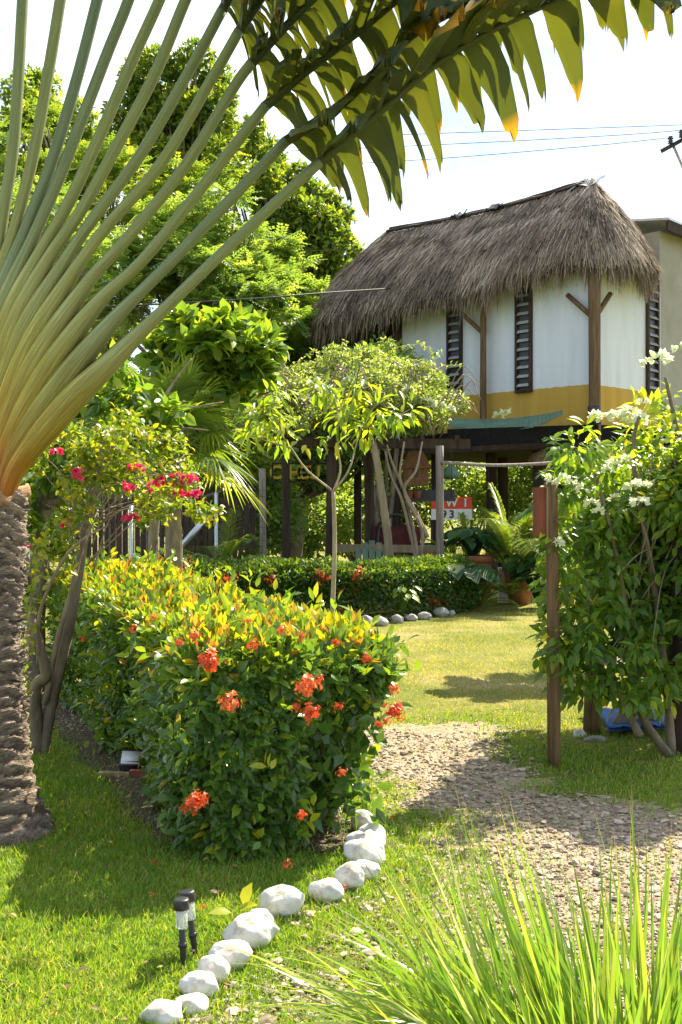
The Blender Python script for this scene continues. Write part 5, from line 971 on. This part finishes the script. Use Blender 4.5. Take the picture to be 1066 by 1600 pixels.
# the bush itself
bc = P(1010, 800, 7.3) * (1, 1, 0)
t = thing('white_flowering_bush', 'tall bush with bright green leaves and papery white flowers beside the gravel path', 'bush', bc)
for path in ([(1045, 1180, 7.2), (1000, 1110, 7.1), (985, 1000, 7.2), (960, 850, 7.2), (930, 740, 7.2)], [(1050, 1180, 7.25), (1040, 1060, 7.2), (1020, 900, 7.3), (990, 720, 7.3), (1000, 640, 7.3)], [(1055, 1185, 7.3), (1080, 1020, 7.3), (1100, 850, 7.4), (1060, 680, 7.4), (1040, 590, 7.4)], [(1000, 1150, 6.95), (985, 1120, 6.95), (965, 1080, 7.0), (940, 1040, 7.1)]): limb(path, .030, .010, M['bark'], t, 'stem')
b = MB()
for k in range(26):
    a0 = P(U(950, 1080), U(700, 1050), 7.3); e = P(U(850, 1120), U(640, 1110), 7.2 + U(-.6, .6)); tube(b, catmull([a0, (a0 + e) / 2 + (0, 0, U(0, .15)), e], 9), np.linspace(.006, .002, 9), 5)
b.build('twigs', M['twig'], t)
ee = [px_ell(*q) for q in ((1010, 880, 7.4, 135, 150, .65), (950, 1000, 7.1, 85, 80, .5), (1060, 1010, 7.2, 95, 85, .6), (930, 800, 7.2, 55, 55, .4), (1040, 700, 7.5, 75, 80, .5), (940, 670, 7.2, 40, 22, .25), (1110, 800, 7.4, 100, 210, .7), (885, 760, 7.1, 35, 28, .25), (1050, 620, 7.4, 45, 32, .3), (885, 910, 7.0, 42, 70, .3), (872, 1030, 6.95, 34, 45, .25), (880, 830, 7.0, 34, 40, .25), (900, 980, 7.0, 45, 60, .3), (975, 1080, 7.0, 60, 34, .3), (1000, 860, 8.3, 125, 170, .6), (1080, 930, 8.2, 110, 150, .6), (970, 740, 7.1, 60, 40, .35), (910, 710, 7.15, 35, 22, .2))]
b = MB(); sc_ = subclumps(ee, 260, .32)
vol = np.array([np.prod(e[1]) ** (2 / 3) for e in sc_]); cnt = (14500 * vol / vol.sum()).astype(int)
for (c, r), m in zip(sc_, cnt):
    if m < 1: continue
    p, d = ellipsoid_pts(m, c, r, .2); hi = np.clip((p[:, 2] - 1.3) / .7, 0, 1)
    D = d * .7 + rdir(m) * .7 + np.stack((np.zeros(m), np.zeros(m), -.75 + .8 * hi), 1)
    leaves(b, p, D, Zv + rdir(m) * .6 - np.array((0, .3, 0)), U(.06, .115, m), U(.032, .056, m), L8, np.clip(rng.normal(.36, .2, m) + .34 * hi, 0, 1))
for q, m in (((880, 915, 7.0, 36, 60, .25), 330), ((866, 1010, 6.9, 26, 50, .2), 260), ((862, 840, 6.9, 26, 40, .2), 170), ((880, 770, 7.0, 32, 30, .25), 190), ((905, 1060, 6.95, 40, 40, .25), 260), ((900, 700, 7.0, 45, 30, .25), 160), ((1000, 1075, 6.9, 80, 35, .3), 300), ((1150, 860, 7.7, 90, 200, .5), 4200), ((1150, 800, 6.95, 65, 170, .4), 4600), ((965, 800, 7.75, 85, 110, .35), 1700)):  # closing entries: extra leaf masses, mostly out of view, added to shade the path
    c, r = px_ell(q[0], q[1], q[2] + (.14 if q[2] < 7.15 else 0), *q[3:]); m = int(m * .55); p, d = ellipsoid_pts(m, c, r, .1); D = d * .8 + rdir(m) * .6 + np.array((-.2, -.2, -.45)); leaves(b, p, D, Zv + rdir(m) * .6 - np.array((0, .3, 0)), U(.06, .12, m), U(.032, .058, m), L8, np.clip(rng.normal(.48, .2, m), 0, 1))
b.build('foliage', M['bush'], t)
WF = [(1030, 562, 7.1, .085), (1010, 568, 7.1, .05), (1063, 545, 7.2, .06), (965, 650, 7.0, .07), (985, 645, 7.0, .08), (1000, 655, 7.0, .07), (945, 655, 7.0, .06), (1005, 630, 7.1, .05), (860, 752, 6.85, .055), (878, 750, 6.85, .06), (893, 755, 6.85, .04), (870, 848, 6.8, .055), (960, 725, 6.9, .06), (975, 718, 6.9, .05), (990, 760, 6.9, .07), (1000, 785, 6.85, .065), (925, 785, 6.85, .06), (935, 800, 6.85, .05), (910, 765, 6.9, .05), (960, 780, 6.9, .05), (930, 650, 7.0, .05), (1010, 760, 6.9, .05), (950, 735, 6.9, .05)]
for px, py, Y, r_ in WF:
    b = MB(); bract_cluster(b, P(px, py, Y - .05), r_ * .95, 9); b.build('flower_cluster', M['bract_white'], t)

# ------------------------------------------------------------------ trees behind
def tree(name, lab, base, ells, n, nc, mat, L, W, trunk_r=.22, f=.40, fz=None, style='round', group='trees behind the garden', top=None, rs=(.5, .25)):
    t = thing(name, lab, 'tree', base, group); base = np.asarray(base, float)
    cc = np.mean([e[0] for e in ells], 0); hub = np.array((base[0] * .5 + cc[0] * .5, base[1] * .5 + cc[1] * .5, max(1.2, cc[2] * .55)))
    b = MB(); tube(b, catmull([base - (0, 0, .1), base * .55 + hub * .45 + U(-.15, .15, 3), hub], 14), np.linspace(trunk_r * 1.25, trunk_r * .7, 14), 9, jit=.05); b.build('trunk', M['bark'], t)
    sc_ = subclumps(ells, nc, f, fz); b = MB()
    for q, r in sc_[::2]: tube(b, catmull([hub, hub * .45 + q * .55 + (0, 0, -.2), q], 8), np.linspace(trunk_r * .35, .02, 8), 5)
    b.build('limbs', M['bark'], t)
    b = MB()
    if style == 'round': scatter_leaves(b, sc_, n, L, W, L4, .25, rs=rs)
    else:       # feathery layered sprays
        vol = np.array([np.prod(e[1]) ** (2 / 3) for e in sc_]); cnt = np.maximum(6, (n / 9 * vol / vol.sum())).astype(int)
        for (c, r), m in zip(sc_, cnt):
            p, d = ellipsoid_pts(m, c, r * np.array((1, 1, .55)), .15); ax = nrm(d * (1, 1, .25) + rdir(m) * .5 + np.array((0, 0, -.08))); sd = nrm(np.cross(ax, Zv + rdir(m) * .35)); rr_ = np.clip(rng.normal(rs[0], rs[1], m), 0, 1); ln = U(.28, .5, m)
            for k in range(5):
                for s in (-1, 1): leaves(b, p + ax * (ln * (k + .5) / 5)[:, None], sd * s + ax * .7, np.cross(sd, ax) + rdir(m) * .2, ln * .42 * (1 - .12 * k), ln * .17, L4, rr_)
    b.build('crown', mat, t)
E = px_ell
tree('broadleaf_tree', 'tall dark rounded tree rising above all the others', P(285, 800, 40) * (1, 1, 0), [E(275, 150, 40, 95, 85), E(240, 240, 40, 90, 80), E(330, 210, 40, 70, 80), E(300, 120, 40, 60, 50)], 26000, 75, M['tree_dark'], (.18, .30), (.10, .16), .35, .34)
tree('broadleaf_tree', 'broad dark tree standing directly left of the thatched roof', P(455, 800, 36) * (1, 1, 0), [E(440, 340, 36, 100, 90), E(500, 400, 36, 75, 85), E(390, 250, 37, 70, 60), E(520, 350, 36, 40, 50), E(480, 480, 36, 70, 60)], 26000, 80, M['tree_dark'], (.16, .27), (.09, .15), .3, .34)
tree('broadleaf_tree', 'yellow green tree behind the upright palm stalks', P(60, 800, 44) * (1, 1, 0), [E(30, 170, 44, 80, 70), E(100, 220, 44, 90, 80), E(20, 300, 44, 100, 100), E(180, 280, 43, 80, 70), E(-80, 200, 44, 90, 110)], 26000, 80, M['tree_mid'], (.18, .28), (.10, .16), .35, .34)
tree('feathery_tree', 'light green feathery tree reaching over the fan palm', P(330, 800, 28) * (1, 1, 0), [E(330, 440, 28, 120, 80), E(280, 370, 28, 90, 70), E(390, 500, 27.5, 90, 70), E(210, 440, 28, 90, 90), E(350, 340, 28, 70, 45)], 46000, 90, M['tree_light'], (.2, .3), (.1, .15), .25, .36, .5, 'feathery')
tree('feathery_tree', 'pale feathery tree between the dark tree and the thatched eave', P(470, 800, 30) * (1, 1, 0), [E(460, 490, 30, 85, 75), E(540, 545, 29.5, 80, 60), E(430, 420, 30, 60, 50), E(590, 560, 30, 55, 50), E(450, 580, 29, 90, 60)], 36000, 75, M['tree_light'], (.2, .3), (.1, .15), .25, .36, .5, 'feathery')
tree('feathery_tree', 'soft green feathery tree behind the lower palm stalks', P(60, 800, 30) * (1, 1, 0), [E(60, 380, 30, 140, 100), E(120, 500, 29, 130, 110), E(-40, 520, 29, 120, 130), E(200, 560, 28, 80, 70)], 30000, 80, M['tree_light'], (.2, .3), (.1, .15), .25, .36, .5, 'feathery')
tree('feathery_tree', 'yellow green feathery tree high behind the palm stalks', P(180, 800, 34) * (1, 1, 0), [E(150, 300, 34, 120, 80), E(250, 310, 34, 110, 70), E(60, 280, 34, 90, 80), E(330, 270, 34.5, 70, 50), E(40, 190, 35, 60, 50)], 36000, 90, M['tree_mid'], (.2, .3), (.1, .15), .25, .36, .5, 'feathery')
tree('leafy_tree', 'dense mid green tree behind the far fence', P(230, 800, 24) * (1, 1, 0), [E(180, 650, 24, 130, 90), E(330, 690, 24, 110, 70), E(60, 700, 24, 110, 110), E(410, 720, 24, 70, 60)], 15000, 60, M['tree_mid'], (.14, .22), (.09, .13), .2, .36)
tree('leafy_tree', 'soft green tree rising behind the pergola roof', P(450, 800, 27) * (1, 1, 0), [E(440, 690, 27, 90, 70), E(530, 690, 27, 90, 65), E(370, 660, 27, 60, 70), E(600, 690, 27.5, 60, 60)], 15000, 60, M['tree_light'], (.13, .2), (.08, .12), .2, .36)
def shrub(px, py, Y, rx, ry, mat, lab, n=5200, L=(.12, .2), W=(.07, .11)):
    b0 = P(px, 800, Y) * (1, 1, 0); t = thing('shrub', lab, 'shrub', b0, 'shrubs beyond the house'); ells = subclumps([E(px, py, Y, rx, ry, 1.6)], 26, .45)
    b = MB(); scatter_leaves(b, ells, n, L, W, L4, .2); b.build('foliage', mat, t); b = MB()
    for k in range(7): q = ells[k * 3][0]; tube(b, catmull([b0, b0 * .5 + q * .5 + (U(-.2, .2), 0, 0), q], 8), np.linspace(.05, .015, 8), 5)
    b.build('stems', M['bark'], t)
shrub(470, 790, 29, 95, 75, M['tree_light'], 'pale shrub seen below the yellow lettered sign'); shrub(555, 800, 32, 80, 80, M['tree_mid'], 'sunlit shrub seen between the pergola posts'); shrub(640, 760, 31, 80, 85, M['tree_dark'], 'dark shrub seen behind the bird house')
shrub(740, 745, 33, 85, 75, M['tree_mid'], 'olive shrub seen behind the dark green dome lamp'); shrub(840, 770, 32, 85, 95, M['tree_mid'], 'mid green shrub seen behind the tall areca palm'); shrub(395, 800, 25, 70, 70, M['tree_light'], 'wispy grey green shrub behind the pale concrete post')
shrub(930, 790, 29, 80, 90, M['tree_dark'], 'dark shrub seen beneath the house behind the white flowers'); shrub(1040, 800, 30, 90, 100, M['tree_dark'], 'dark shrub beneath the house at its outer corner'); shrub(600, 575, 25, 45, 45, M['tree_light'], 'pale treetop beside the white wall under the eave', 2600); shrub(300, 800, 26, 90, 70, M['tree_mid'], 'mid green shrub behind the timber palings')

# ------------------------------------------------------------------ power lines
PLY = 40.0
pb = P(1082, 800, PLY) * (1, 1, 0); t = thing('utility_pole', 'utility pole with a dark crossarm and black insulators beyond the house', 'utility pole', pb)
b = MB(); tube(b, [pb, P(1082, 160, PLY)], np.array((.17, .12)), 10); b.build('pole', M['stone_grey'], t)
b = MB(); beam(b, P(1034, 236, PLY - .4), P(1130, 184, PLY + .3), .1, .14); b.build('crossarm', M['wood_dark'], t, False)
b = MB(); tube(b, [P(1053, 229, PLY - .25), P(1080, 290, PLY)], .05, 7); b.build('brace', M['stone_grey'], t)
for px, py in ((1048, 220), (1065, 210), (1112, 186)):
    b = MB(); c = P(px, py, PLY - .3); lathe(b, c, [(.02, -.18), (.02, -.1), (.11, -.09), (.06, -.05), (.10, -.01), (.05, .03), (.11, .08), (.06, .12), (.08, .15)], 12); b.build('insulator', M['black'], t)
def wire(pts, r, lab, grp='overhead power lines'):
    b = MB(); c = catmull([P(*q) for q in pts], 30); tube(b, c, r, 5); tag(b.build('power_line', M['cable']), lab, 'cable', grp)
wire([(-60, 231, 44), (300, 223, 42), (610, 211, 41), (1066, 195, 40), (1150, 190, 40)], .013, 'topmost thin overhead wire crossing the sky above the thatch')
wire([(-60, 246, 44), (300, 240, 42), (620, 229, 41), (1048, 205, 40), (1112, 182, 40)], .013, 'middle overhead wire of the three meeting the crossarm'); wire([(-60, 275, 44), (300, 265, 42), (620, 252, 41), (900, 230, 40), (1048, 215, 39.7)], .013, 'lowest overhead wire of the three meeting the crossarm')
wire([(200, 400, 33), (360, 393, 33), (560, 391, 33), (640, 390, 34)], .008, 'faint thin cable crossing the trees at the height of the thatch slope'); wire([(150, 480, 22), (290, 473, 22), (420, 465, 22.5), (500, 458, 23.5), (620, 450, 26)], .016, 'thick black cable running from the palm stalks to the thatched eave')
